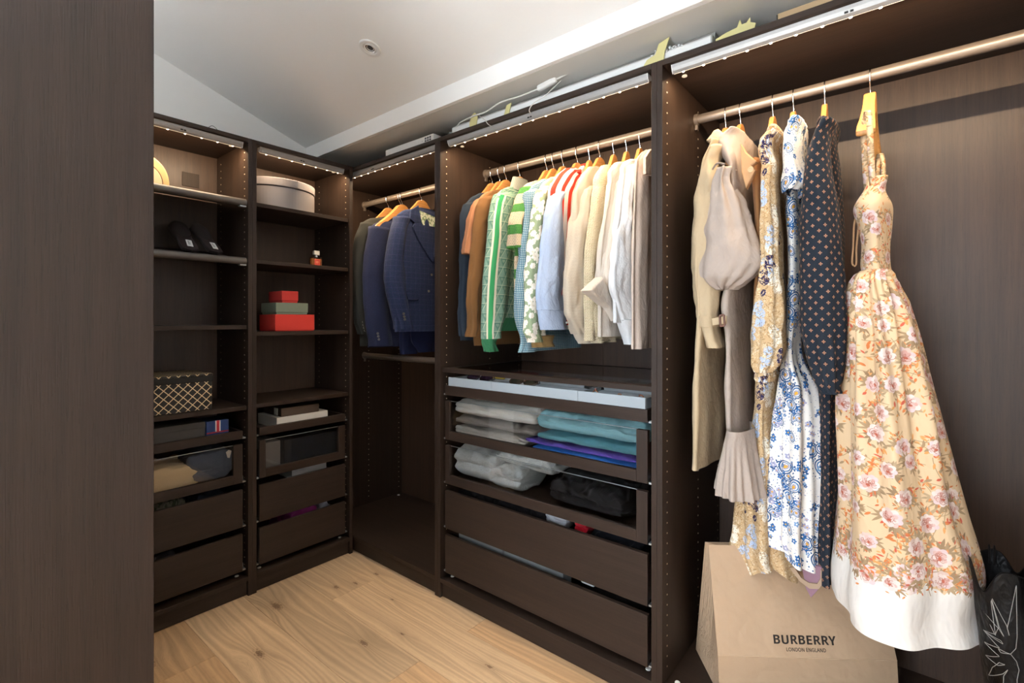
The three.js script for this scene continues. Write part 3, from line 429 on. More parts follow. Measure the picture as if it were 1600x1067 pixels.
function hanger(x, label, turn = 0, y = 1.913) {
  let h;
  if (!hanger0) { h = hanger0 = thing('coat_hanger', label, 'hanger', [0, 0, 0], 'wooden coat hangers'); part(h, 'arms', hangerGeo, M.hanger); part(h, 'hook', hookGeo, M.chrome); }
  else { h = hanger0.clone(); h.name = numbered('coat_hanger'); h.userData = { ...hanger0.userData, label }; scene.add(h); }
  h.position.set(x, y, -0.29); h.rotation.y = turn; return h;
}

// ------------------------------------------------------------------ measured outlines: [y, x, z, half width, half depth]
const R = {
  g1: [[1.724, .713, -.14, .022, .046], [1.675, .713, -.123, .022, .044], [1.443, .713, -.12, .022, .046], [1.296, .713, -.111, .022, .044], [1.205, .713, -.105, .022, .044], [1.139, .713, -.115, .022, .044]],
  g2: [[1.738, .765, -.148, .024, .031], [1.701, .765, -.118, .024, .031], [1.645, .765, -.101, .024, .032], [1.521, .765, -.073, .024, .033], [1.496, .765, -.071, .024, .034]],
  g3: [[1.737, .8, -.154, .026, .051], [1.699, .8, -.132, .026, .051], [1.624, .8, -.12, .026, .052], [1.463, .8, -.101, .026, .052], [1.376, .8, -.086, .026, .051], [1.287, .8, -.07, .026, .041], [1.224, .8, -.066, .026, .026], [1.177, .8, -.066, .026, .026], [1.139, .8, -.056, .026, .026]],
  g4: [[1.742, .88, -.174, .032, .068], [1.709, .88, -.159, .032, .067], [1.637, .88, -.143, .032, .067], [1.549, .88, -.143, .032, .078], [1.432, .88, -.126, .032, .08], [1.349, .88, -.117, .032, .08], [1.24, .88, -.106, .032, .075], [1.17, .88, -.089, .032, .056], [1.132, .88, -.089, .032, .056]],
  g4c: [[1.135, .88, -.078, .022, .042], [1.111, .88, -.074, .022, .033], [1.078, .88, -.086, .022, .033]],
  g5: [[1.747, 1.03, -.186, .034, .08], [1.706, 1.03, -.112, .034, .026], [1.653, 1.03, -.089, .034, .026], [1.593, 1.03, -.067, .034, .026], [1.526, 1.03, -.061, .034, .026], [1.495, 1.03, -.063, .034, .026]],
  g6: [[1.717, 1.065, -.117, .026, .031], [1.692, 1.065, -.107, .026, .027], [1.602, 1.065, -.104, .026, .027], [1.517, 1.065, -.083, .026, .026], [1.422, 1.065, -.072, .026, .026], [1.341, 1.065, -.059, .026, .026], [1.238, 1.065, -.061, .026, .028], [1.172, 1.065, -.075, .026, .026], [1.12, 1.065, -.109, .026, .053], [1.083, 1.065, -.093, .026, .053]],
  g7: [[1.723, 1.115, -.136, .026, .032], [1.687, 1.115, -.122, .026, .032], [1.621, 1.115, -.109, .026, .038], [1.513, 1.115, -.091, .026, .044], [1.427, 1.115, -.079, .026, .045], [1.319, 1.115, -.073, .026, .046], [1.215, 1.115, -.074, .026, .054], [1.16, 1.115, -.075, .026, .055], [1.124, 1.115, -.103, .026, .063]],
  g7c: [[1.149, 1.115, -.133, .026, .061], [1.124, 1.115, -.124, .026, .054], [1.103, 1.115, -.138, .026, .061]],
  g9: [[1.692, 1.185, -.126, .032, .03], [1.669, 1.185, -.111, .032, .03], [1.609, 1.185, -.106, .032, .045], [1.507, 1.185, -.098, .032, .062], [1.421, 1.185, -.094, .032, .072], [1.305, 1.185, -.085, .032, .08], [1.247, 1.185, -.095, .032, .08]],
  g9c: [[1.249, 1.185, -.096, .03, .08], [1.21, 1.185, -.101, .03, .077], [1.173, 1.185, -.113, .03, .077]],
  g10: [[1.698, 1.29, -.159, .034, .026], [1.669, 1.29, -.145, .034, .026], [1.623, 1.29, -.132, .034, .026], [1.56, 1.29, -.114, .034, .036], [1.453, 1.29, -.095, .034, .036], [1.373, 1.29, -.094, .034, .06], [1.295, 1.29, -.093, .034, .062], [1.231, 1.29, -.102, .034, .062], [1.181, 1.29, -.121, .034, .039], [1.157, 1.29, -.143, .034, .039]],
  g10c: [[1.159, 1.29, -.135, .028, .03], [1.137, 1.29, -.153, .028, .03], [1.121, 1.29, -.209, .028, .08]],
  g11: [[1.743, 1.35, -.234, .026, .026], [1.677, 1.35, -.214, .026, .026], [1.543, 1.35, -.192, .026, .031], [1.419, 1.35, -.187, .026, .034], [1.33, 1.35, -.173, .026, .049], [1.255, 1.35, -.167, .026, .07], [1.186, 1.35, -.176, .026, .075], [1.125, 1.35, -.196, .026, .077]],
  g12: [[1.76, 1.405, -.242, .028, .026], [1.715, 1.405, -.208, .028, .026], [1.614, 1.405, -.175, .028, .026], [1.499, 1.405, -.142, .028, .026], [1.392, 1.405, -.105, .028, .026], [1.324, 1.405, -.103, .028, .026], [1.268, 1.405, -.14, .028, .026], [1.217, 1.405, -.189, .028, .037]],
  g13: [[1.761, 1.46, -.236, .03, .08], [1.729, 1.46, -.176, .03, .026], [1.62, 1.46, -.151, .03, .026], [1.545, 1.46, -.133, .03, .029], [1.492, 1.46, -.131, .03, .052], [1.443, 1.46, -.133, .03, .064], [1.329, 1.46, -.13, .03, .08], [1.244, 1.46, -.177, .03, .08], [1.21, 1.46, -.198, .03, .08]],
  g13c: [[1.212, 1.46, -.196, .03, .08], [1.163, 1.46, -.221, .03, .08], [1.122, 1.46, -.243, .03, .08]],
  h1: [[1.734, -.03, -.121, .035, .057], [1.645, -.03, -.082, .035, .054], [1.455, -.03, -.067, .035, .054], [1.331, -.03, -.056, .035, .039], [1.197, -.03, -.062, .035, .032], [1.135, -.03, -.085, .035, .032]],
  h2: [[1.703, .05, -.119, .04, .059], [1.585, .05, -.102, .04, .059], [1.468, .05, -.089, .04, .063], [1.431, .05, -.093, .04, .065], [1.279, .05, -.103, .04, .067], [1.167, .05, -.117, .04, .067], [1.074, .05, -.133, .04, .068]],
  h3: [[1.74, .21, -.143, .045, .039], [1.677, .21, -.122, .045, .039], [1.553, .21, -.099, .045, .042], [1.442, .21, -.098, .045, .054], [1.352, .21, -.111, .045, .054], [1.254, .21, -.136, .045, .048], [1.164, .21, -.16, .045, .048]],
  t1s: [[1.742, 1.787, -.13, .02, .055], [1.698, 1.771, -.13, .021, .055], [1.647, 1.763, -.13, .033, .055], [1.596, 1.759, -.13, .039, .055], [1.491, 1.756, -.13, .043, .055], [1.33, 1.755, -.13, .04, .055], [1.219, 1.759, -.13, .026, .055], [1.169, 1.768, -.13, .02, .055], [1.124, 1.782, -.13, .02, .055]],
  t1b: [[1.764, 1.786, -.27, .02, .19], [1.705, 1.759, -.27, .02, .19], [1.621, 1.743, -.27, .02, .19], [1.34, 1.735, -.27, .02, .19], [1.227, 1.741, -.27, .02, .19], [1.02, 1.731, -.27, .02, .19], [.883, 1.729, -.27, .024, .19], [.741, 1.725, -.27, .022, .19]],
  t2s: [[1.662, 1.82, -.12, .02, .07], [1.626, 1.812, -.12, .025, .07], [1.577, 1.814, -.12, .043, .07], [1.516, 1.817, -.12, .061, .07], [1.444, 1.82, -.12, .078, .07], [1.375, 1.825, -.12, .09, .07], [1.338, 1.814, -.12, .079, .065], [1.313, 1.809, -.12, .044, .05], [1.301, 1.811, -.12, .023, .035]],
  t2b: [[1.791, 1.832, -.27, .02, .17], [1.768, 1.807, -.27, .048, .17], [1.68, 1.832, -.27, .02, .17], [1.565, 1.836, -.27, .02, .17], [1.377, 1.832, -.27, .02, .17], [1.26, 1.813, -.27, .027, .17], [1.159, 1.82, -.27, .02, .17], [1.026, 1.819, -.27, .02, .17], [.915, 1.821, -.27, .02, .17], [.859, 1.824, -.27, .02, .17]],
  t2r: [[.882, 1.847, -.16, .033, .1], [.835, 1.845, -.16, .042, .1], [.775, 1.844, -.16, .051, .1], [.716, 1.843, -.16, .06, .1], [.681, 1.844, -.16, .065, .1]],
  t3s: [[1.741, 1.947, -.12, .02, .06], [1.722, 1.932, -.12, .02, .06], [1.693, 1.929, -.12, .02, .06], [1.651, 1.936, -.12, .02, .06], [1.581, 1.934, -.12, .02, .06], [1.456, 1.936, -.12, .024, .06], [1.35, 1.936, -.12, .028, .06], [1.246, 1.931, -.12, .04, .06], [1.178, 1.929, -.12, .043, .06], [1.12, 1.927, -.12, .042, .06], [1.08, 1.923, -.12, .034, .06], [1.06, 1.92, -.12, .022, .06]],
  t3c: [[1.064, 1.921, -.12, .023, .045], [1.045, 1.919, -.12, .024, .045], [1.032, 1.92, -.12, .02, .045]],
  t3b: [[1.784, 1.925, -.27, .02, .1], [1.694, 1.919, -.27, .02, .1], [1.412, 1.917, -.27, .026, .1], [1.088, 1.91, -.27, .029, .1], [1.006, 1.901, -.27, .029, .1], [.901, 1.893, -.27, .024, .1], [.8, 1.891, -.27, .043, .1], [.644, 1.886, -.27, .067, .1], [.523, 1.886, -.27, .078, .1], [.468, 1.887, -.27, .083, .1], [.435, 1.899, -.27, .074, .1]],
  t4s: [[1.767, 2.002, -.13, .02, .07], [1.738, 1.994, -.13, .02, .07], [1.691, 1.992, -.13, .02, .07], [1.636, 1.997, -.13, .026, .07], [1.588, 2.002, -.13, .032, .07], [1.567, 1.994, -.13, .02, .07]],
  t4b: [[1.797, 1.982, -.26, .02, .1], [1.66, 1.98, -.26, .02, .1], [1.543, 1.978, -.26, .02, .1], [1.505, 1.98, -.26, .02, .1], [1.327, 1.982, -.26, .02, .1], [1.209, 1.98, -.26, .02, .1], [1.133, 1.975, -.26, .02, .1], [1.078, 1.976, -.26, .027, .1], [1.014, 1.986, -.26, .046, .1], [.914, 1.985, -.26, .058, .1], [.78, 1.983, -.26, .062, .1], [.66, 1.98, -.26, .064, .1], [.552, 1.978, -.26, .065, .1], [.501, 1.984, -.26, .059, .1]],
  t5s: [[1.737, 2.078, -.12, .02, .075], [1.713, 2.065, -.12, .02, .075], [1.683, 2.058, -.12, .024, .075], [1.649, 2.054, -.12, .029, .075], [1.543, 2.056, -.12, .041, .075], [1.443, 2.058, -.12, .048, .075], [1.311, 2.063, -.12, .053, .075], [1.211, 2.065, -.12, .054, .075], [1.158, 2.068, -.12, .051, .075], [1.108, 2.071, -.12, .046, .075], [1.051, 2.079, -.12, .033, .075], [1.029, 2.083, -.12, .022, .075], [1.016, 2.091, -.12, .02, .075]],
  t5b: [[1.785, 2.065, -.29, .02, .11], [1.742, 2.056, -.29, .022, .11], [1.673, 2.054, -.29, .033, .11], [1.537, 2.053, -.29, .043, .11], [1.321, 2.056, -.29, .042, .11], [1.094, 2.061, -.29, .037, .11], [.99, 2.066, -.29, .025, .11], [.789, 2.066, -.29, .022, .11], [.671, 2.065, -.29, .02, .11], [.536, 2.062, -.29, .02, .11], [.453, 2.062, -.29, .02, .11]],
  t6b: [[1.578, 2.186, -.12, .02, .015], [1.544, 2.176, -.14, .023, .05], [1.505, 2.172, -.16, .039, .1], [1.463, 2.176, -.17, .035, .1], [1.408, 2.178, -.18, .03, .095], [1.353, 2.177, -.18, .031, .09], [1.334, 2.18, -.18, .031, .09]],
  t6s: [[1.339, 2.179, -.18, .032, .095], [1.329, 2.176, -.18, .04, .11], [1.31, 2.175, -.18, .047, .13], [1.257, 2.18, -.19, .062, .15], [1.166, 2.188, -.19, .074, .17], [1.076, 2.194, -.2, .086, .18], [.986, 2.201, -.2, .099, .19], [.87, 2.21, -.2, .11, .2], [.74, 2.22, -.21, .125, .21], [.597, 2.23, -.21, .146, .21], [.499, 2.222, -.21, .145, .21], [.45, 2.228, -.21, .146, .21]],};
// a torso hanging square to the rail: narrow at the neck, sloping to the shoulder, straight to the hem
const torso = (x, yNeck, yCorner, w, yHem, a, o = {}) => { const zc = o.zc ?? -0.29, wb = o.wb ?? w, c = (k) => [zc + (w - wb) / 2 * k]; return [
  [yNeck, x, zc, 0.014, 0.05], [yNeck - 0.011, x, zc, 0.0155, 0.086], [mix(yNeck, yCorner, 0.42), x, zc, Math.max(0.0165, a * 0.9), 0.06 + (w - 0.06) * 0.56], [mix(yNeck, yCorner, 0.75), x, zc, Math.max(0.0165, a), 0.06 + (w - 0.06) * 0.8], [yCorner, x, zc, Math.max(0.016, a), w * 0.96], [yCorner - 0.05, x, zc, a, w], [mix(yCorner, yHem, 0.5), x, zc, a * 1.05, wb], [yHem + 0.03, x, zc, a * 1.05, wb], [yHem, x, zc, a * (o.hem ?? 1), wb * (o.hemW ?? 1)]]; };
const hemBase = (rows) => [rows[rows.length - 1][1], rows[rows.length - 1][0], rows[0][2]];
function garment(name, label, category, rows, group) { return thing(name, label, category, [rows[0][1], rows[rows.length - 1][0], -0.29], group); }
function buttons(t, list, mat, r = 0.0075, axis = 'x') { for (const p of list) { const g = new THREE.CylinderGeometry(r, r * 0.92, 0.004, 16); if (axis === 'x') g.rotateZ(-Math.PI / 2); else g.rotateX(Math.PI / 2); const rim = new THREE.TorusGeometry(r * 0.8, r * 0.2, 8, 18); if (axis === 'x') rim.rotateY(Math.PI / 2); rim.translate(axis === 'x' ? 0.002 : 0, 0, axis === 'x' ? 0 : 0.002); const b = merged([g, rim]); b.translate(...p); wpart(t, 'button', b, mat); } }
const folds = (amp, k = 5, p = 0) => [{ k, amp, p, t: 1.5 }, { k: k + 4, amp: amp * 0.5, p: p + 2, t: -2 }];
const sleeveOpt = (seed, o = {}) => ({ n: 56, wr: 0.004, wf: 13, wy: 8, seed, folds: folds(0.004, 3, seed), ...o });
const button = std({ color: 0x6d675c, roughness: 0.4, name: 'horn button' });
const C = {
  ink: cloth({ color: 0x2c3540, bumpMap: T.weave, bumpScale: 0.0006 }), terracotta: cloth({ color: 0x9c6b4d, bumpMap: T.knit, bumpScale: 0.0006 }), brown: knitted({ color: 0x7a5634, bumpMap: again(T.knit, 0.03) }),
  track: cloth({ map: T.triangle, bumpMap: T.knit, bumpScale: 0.0005 }), green: cloth({ color: 0x3a7a54, bumpMap: T.rib, bumpScale: 0.001 }), stripeGreen: cloth({ color: 0x3f9a60 }), stripeWhite: cloth({ color: 0xece6d2 }), greyRib: cloth({ color: 0x8f9086, bumpMap: T.rib, bumpScale: 0.001 }),
  crochet: knitted({ map: T.crochet, bumpScale: 0.003 }), polo: knitted({ color: 0x6f9a4a }), gingham: crumpled({ map: T.gingham, bumpScale: 0.003 }), floral: crumpled({ map: T.floral, bumpScale: 0.003 }), caramel: knitted({ color: 0x8d7147 }),
  red: crumpled({ map: T.redStripe, bumpScale: 0.002 }), blue: crumpled({ color: 0xa3b1c9 }), deepBlue: cloth({ color: 0x5d88b4 }), oat: knitted({ map: T.heather, bumpMap: again(T.knit, 0.035), bumpScale: 0.0016 }), cream: knitted({ color: 0xd5c6a8, bumpMap: again(T.knit, 0.07), bumpScale: 0.004 }),
  gauze: crumpled({ color: 0xcdc3b8, transmission: 0.12 }), white: crumpled({ color: 0xd3d6da }), blush: crumpled({ color: 0xc9b6a8, bumpScale: 0.002 }),
  charcoal: cloth({ color: 0x33322e, bumpMap: T.twill, bumpScale: 0.0004 }), navy: cloth({ map: T.navy, bumpMap: T.twill, bumpScale: 0.0004 }), check: cloth({ map: T.check, bumpMap: T.twill, bumpScale: 0.0004 }), inkNavy: cloth({ color: 0x1d2340, bumpMap: T.twill, bumpScale: 0.0004 }), lining: cloth({ map: again(T.floral, 0.09), color: 0xe6f2e6 }),
  trench: crumpled({ color: 0xb39f82, bumpScale: 0.002 }), taupe: crumpled({ color: 0xa89a90, bumpScale: 0.002 }), tan: cloth({ color: 0xb8906a, bumpMap: T.weave, bumpScale: 0.0004 }), rust: cloth({ color: 0x8c623f, bumpMap: T.weave, bumpScale: 0.0004 }),
  gold: cloth({ map: T.gold }), paisley: cloth({ map: T.paisley }), cross: cloth({ map: T.cross }), mauve: cloth({ color: 0x8d6d7b, roughness: 0.6 }), ribbon: cloth({ color: 0xa48d78 }),
};
T.posies.offset.set(0, -0.44 / 0.905); T.posiesSmall.offset.set(0.1, 0.34 - 1.33 / 0.76);
C.posies = cloth({ map: T.posies, bumpMap: again(T.crumple, 0.5, 0.9), bumpScale: 0.004, transmission: 0.12 }); C.posiesTop = cloth({ map: T.posiesSmall, transmission: 0.08 });

// ------------------------------------------------------------------ suit jackets in the corner wardrobe
{
  const jackets = 'suit jackets in the corner wardrobe';
  const coat = (label, key, mat, rowsB, seed, btn) => { const t = garment('suit_jacket', label, 'jacket', rowsB, jackets); wpart(t, 'body', loft(rowsB, { n: 64, wr: 0.003, seed, folds: folds(0.004, 4, seed) }), mat); wpart(t, 'sleeve', loft(R[key], sleeveOpt(seed, { n: 52, wr: 0.0025, e: 2.4 })), mat); buttons(t, btn, button, 0.0065); return t; };
  const b1 = torso(-0.06, 1.8, 1.735, 0.215, 1.07, 0.03); const h1 = coat('charcoal suit jacket hanging nearest the corner', 'h1', C.charcoal, b1, 3, [[0.004, 1.201, -0.052], [0.004, 1.186, -0.054], [0.004, 1.171, -0.058], [0.004, 1.156, -0.063]]);
  const b2 = torso(0.02, 1.775, 1.7, 0.215, 1.065, 0.032); const h2 = coat('plain navy suit jacket between the charcoal one and the checked blazer', 'h2', C.navy, b2, 8, [[0.086, 1.141, -0.085], [0.087, 1.126, -0.088], [0.087, 1.11, -0.092]]);
  const b3 = torso(0.221, 1.81, 1.745, 0.2, 1.15, 0.031, { wb: 0.2, zc: -0.3 }); const h3 = coat('blue checked blazer with flap pocket, horn buttons and wide lapel', 'h3', C.check, b3, 14, [[0.259, 1.243, -0.118], [0.2595, 1.228, -0.121], [0.259, 1.214, -0.125], [0.2555, 1.454, -0.307], [0.2555, 1.365, -0.287]]);
  wpart(h3, 'collar', plate('x', 0.2535, 0.007, [[-0.165, 1.776], [-0.215, 1.809], [-0.237, 1.722], [-0.19, 1.713], [-0.161, 1.732]], 0.003), C.check);
  wpart(h3, 'lapel', plate('x', 0.2575, 0.006, [[-0.237, 1.722], [-0.19, 1.713], [-0.174, 1.691], [-0.2, 1.65], [-0.223, 1.615], [-0.27, 1.56], [-0.31, 1.522], [-0.322, 1.536], [-0.285, 1.62]], 0.0025), C.check);
  wpart(h3, 'lapel', plate('x', 0.2575, 0.006, [[-0.345, 1.722], [-0.39, 1.71], [-0.4, 1.66], [-0.37, 1.6], [-0.33, 1.53], [-0.318, 1.55]], 0.0025), C.check);
  wpart(h3, 'lining', plate('x', 0.2535, 0.002, [[-0.225, 1.785], [-0.345, 1.765], [-0.345, 1.715], [-0.24, 1.712]], 0.0006), C.lining);
  wpart(h3, 'pocket_flap', plate('x', 0.2555, 0.005, [[-0.136, 1.364], [-0.214, 1.366], [-0.216, 1.32], [-0.205, 1.315], [-0.155, 1.315], [-0.145, 1.319]], 0.0015), C.check);
  hanger(-0.095, 'wooden hanger in the charcoal suit jacket'); hanger(0.014, 'wooden hanger lying over the navy jacket, its long arm showing'); hanger(0.031, 'wooden hanger in the plain navy suit jacket'); hanger(0.196, 'wooden hanger showing in the neck of the blue checked blazer');
  // trousers folded over the hangers, their ends below the jackets
  const tr = (label, rows, mat, seed) => { const t = thing('trousers', label, 'trousers', [rows[0][1], rows[rows.length - 1][0], rows[0][2]], 'folded trousers below the jackets'); wpart(t, 'legs', loft(rows, { n: 40, wr: 0.003, seed, folds: folds(0.004, 5, seed), bottom: true }), mat); };
  tr('dark navy trouser leg ending squarely under the navy jacket', [[1.6, 0.115, -0.27, 0.018, 0.05], [1.3, 0.115, -0.27, 0.02, 0.06], [1.06, 0.115, -0.27, 0.02, 0.062], [1.025, 0.115, -0.27, 0.02, 0.06]], C.inkNavy, 2);
  tr('dark navy trousers in loose folds under the checked blazer', [[1.6, 0.17, -0.3, 0.014, 0.06], [1.2, 0.175, -0.32, 0.016, 0.09], [1.1, 0.18, -0.33, 0.02, 0.1], [1.035, 0.18, -0.34, 0.018, 0.06]], C.inkNavy, 6);
}

// ------------------------------------------------------------------ shirts and knitwear in the middle wardrobe
{
  const g4 = 'tops hanging in the middle wardrobe';
  const top = (name, label, cat, key, x, mat, { neck = 1.808, w, hem = 1.13, a = 0.018, seed = 1, sleeve = mat, e = 2.2, fr = 0.004, wr = 0.0042, k = 4, corner: fixed } = {}) => {
    const r = R[key], corner = fixed ?? r[0][0] - 0.012, W = w ?? clamp(r[0][2] + r[0][4] + 0.29, 0.12, 0.22), rows = torso(x - 0.006, neck, corner, W, hem, a, { wb: 0.21 });
    const t = garment(name, label, cat, rows, g4);
    wpart(t, 'body', loft(rows, { n: 72, wr, seed, e: 3.4, folds: folds(fr, 5, seed) }), mat); wpart(t, 'sleeve', loft([[r[0][0] + 0.024, x, r[0][2] - 0.035, r[0][3] * 0.6, Math.max(0.02, r[0][4] * 0.6)], [r[0][0] + 0.01, x, r[0][2] - 0.014, r[0][3] * 0.9, r[0][4] * 0.9], ...r.slice(0)], sleeveOpt(seed + 3, { wr, e, folds: folds(fr, k, seed) })), sleeve); return t;
  };
  const cuff = (t, key, mat, seed, o = {}) => wpart(t, 'cuff', loft(R[key], sleeveOpt(seed, { wr: 0.0012, off: 0.0018, ...o })), mat);
  top('shirt', 'dark navy long-sleeved shirt hanging first from the corner side of the middle rail', 'shirt', 'g1', 0.713, C.ink, { hem: 1.12, seed: 2, a: 0.014 });
  top('t_shirt', 'terracotta short-sleeved T-shirt beside the dark navy shirt', 'shirt', 'g2', 0.76, C.terracotta, { hem: 1.15, seed: 5, a: 0.012 });
  top('sweater', 'brown fine-knit sweater beside the terracotta T-shirt', 'sweater', 'g3', 0.8, C.brown, { hem: 1.1, seed: 9, a: 0.014 });
  const tj = top('track_jacket', 'green patterned track jacket with a striped sleeve', 'jacket', 'g4', 0.88, C.track, { hem: 1.22, seed: 12, wr: 0.0015, a: 0.018 });
  cuff(tj, 'g4c', C.green, 4);
  wpart(tj, 'sleeve_stripe', loft(R.g4, sleeveOpt(15, { a0: 0.5, a1: 1.25, off: 0.0012, n: 12, wr: 0.0015, top: false, folds: folds(0.003, 4, 12) })), C.stripeWhite); wpart(tj, 'sleeve_stripe', loft(R.g4, sleeveOpt(15, { a0: 0.68, a1: 1.07, off: 0.0022, n: 10, wr: 0.0015, top: false, folds: folds(0.003, 4, 12) })), C.stripeGreen);
  wpart(tj, 'hem_band', loft([[1.222, 0.874, -0.29, 0.02, 0.212], [1.19, 0.874, -0.29, 0.019, 0.208], [1.163, 0.874, -0.29, 0.017, 0.2]], { n: 60, wr: 0.001, top: false }), C.green);
  wpart(tj, 'collar', loft([[1.85, 0.876, -0.29, 0.016, 0.05], [1.82, 0.876, -0.29, 0.02, 0.062], [1.79, 0.876, -0.29, 0.022, 0.07]], { n: 40, top: false, wr: 0.001 }), C.greyRib);
  const po = top('polo_shirt', 'short-sleeved crochet polo shirt in green and cream stripes', 'shirt', 'g5', 1.03, C.crochet, { hem: 1.2, seed: 21, wr: 0.004, a: 0.018 });
  wpart(po, 'collar', plate('x', 1.04, 0.016, [[-0.17, 1.772], [-0.255, 1.81], [-0.335, 1.845], [-0.35, 1.815], [-0.27, 1.785], [-0.19, 1.745]], 0.006), C.polo);
  const gi = top('shirt', 'small blue gingham shirt with frilled cuffs', 'shirt', 'g6', 1.065, C.gingham, { hem: 1.085, seed: 25, a: 0.016 });
  const fl = top('shirt', 'sage shirt with large cream flowers', 'shirt', 'g7', 1.115, C.floral, { hem: 1.17, seed: 28, a: 0.016 }); cuff(fl, 'g7c', C.caramel, 7, { off: 0.004 });
  const fu = top('shirt', 'patchwork shirt with red-and-white striped body and pale blue sleeves', 'shirt', 'g9', 1.185, C.red, { hem: 1.19, seed: 33, sleeve: C.blue, a: 0.03, wr: 0.003, neck: 1.83, w: 0.2, corner: 1.712 }); cuff(fu, 'g9c', C.blue, 8);
  wpart(fu, 'collar', plate('x', 1.19, 0.02, [[-0.255, 1.812], [-0.32, 1.864], [-0.35, 1.86], [-0.37, 1.82], [-0.3, 1.8]], 0.006), C.red);
  buttons(fu, [[1.219, 1.235, -0.14], [1.219, 1.2, -0.145]], M.white, 0.0045);
  const ca = top('cardigan', 'oatmeal knitted cardigan with a wrap front', 'sweater', 'g10', 1.29, C.oat, { hem: 1.2, seed: 37, neck: 1.815, a: 0.022, w: 0.2, fr: 0.004 }); cuff(ca, 'g10c', C.oat, 9, { off: 0.0005 });
  wpart(ca, 'front_band', tube([[1.312, 1.62, -0.16], [1.314, 1.57, -0.2], [1.314, 1.5, -0.26], [1.313, 1.45, -0.3]], 0.004, 30, 8), C.oat);
  top('cardigan', 'cream chunky-knit cardigan with a fuzzy hem', 'sweater', 'g11', 1.35, C.cream, { hem: 1.135, seed: 41, w: 0.15, a: 0.02, wr: 0.006 });
  const bl = top('blouse', 'gauzy white blouse whose sleeve ends in a flared, turned-back cuff', 'blouse', 'g12', 1.405, C.gauze, { hem: 1.15, seed: 45, w: 0.14, a: 0.014, k: 6, fr: 0.005 });
  wpart(bl, 'turned_cuff', plate('x', 1.412, 0.022, [[0.045, 1.307], [-0.049, 1.358], [-0.078, 1.328], [-0.151, 1.269], [-0.183, 1.23], [-0.176, 1.214], [-0.135, 1.206], [-0.095, 1.252], [0.01, 1.294]], 0.0105), C.gauze);
  const wh = top('shirt', 'crisp white cotton shirt with a long squared cuff', 'shirt', 'g13', 1.46, C.white, { hem: 1.2, seed: 50, a: 0.016, w: 0.16, wr: 0.004 }); cuff(wh, 'g13c', C.white, 11);
  buttons(wh, [[1.491, 1.24, -0.2], [1.491, 1.185, -0.225]], M.white, 0.0045);
  const bu = garment('blouse', 'blush blouse with a pointed collar against the dark upright', 'blouse', torso(1.515, 1.83, 1.76, 0.18, 1.11, 0.022), g4);
  wpart(bu, 'body', loft(torso(1.515, 1.83, 1.76, 0.17, 1.11, 0.024, { wb: 0.19 }), { n: 72, wr: 0.004, seed: 55, folds: [{ k: 9, amp: 0.004, from: 0, t: 2 }, { k: 14, amp: 0.003, p: 1 }] }), C.blush);
  wpart(bu, 'collar', plate('x', 1.545, 0.006, [[-0.127, 1.765], [-0.166, 1.801], [-0.212, 1.795], [-0.221, 1.72], [-0.127, 1.708]], 0.0025), C.blush);
  const names = ['dark navy shirt', 'terracotta T-shirt', 'brown sweater', 'track jacket', 'crochet polo shirt', 'gingham shirt', 'flowered sage shirt', 'patchwork striped shirt', 'gap before the oatmeal cardigan', 'oatmeal cardigan, its whole arch showing', 'cream chunky cardigan', 'gauzy white blouse', 'crisp white shirt', 'blush blouse, last on the middle rail'];
  [0.707, 0.754, 0.794, 0.874, 1.024, 1.059, 1.109, 1.179, 1.235, 1.284, 1.344, 1.399, 1.454, 1.515].forEach((x, i) => { hanger(x, 'wooden hanger above the ' + names[i]).scale.z = [0.95, 0.9, 0.95, 0.9, 0.85, 0.85, 0.85, 0.9, 0.5, 0.88, 0.55, 0.5, 0.55, 0.6][i]; });
}

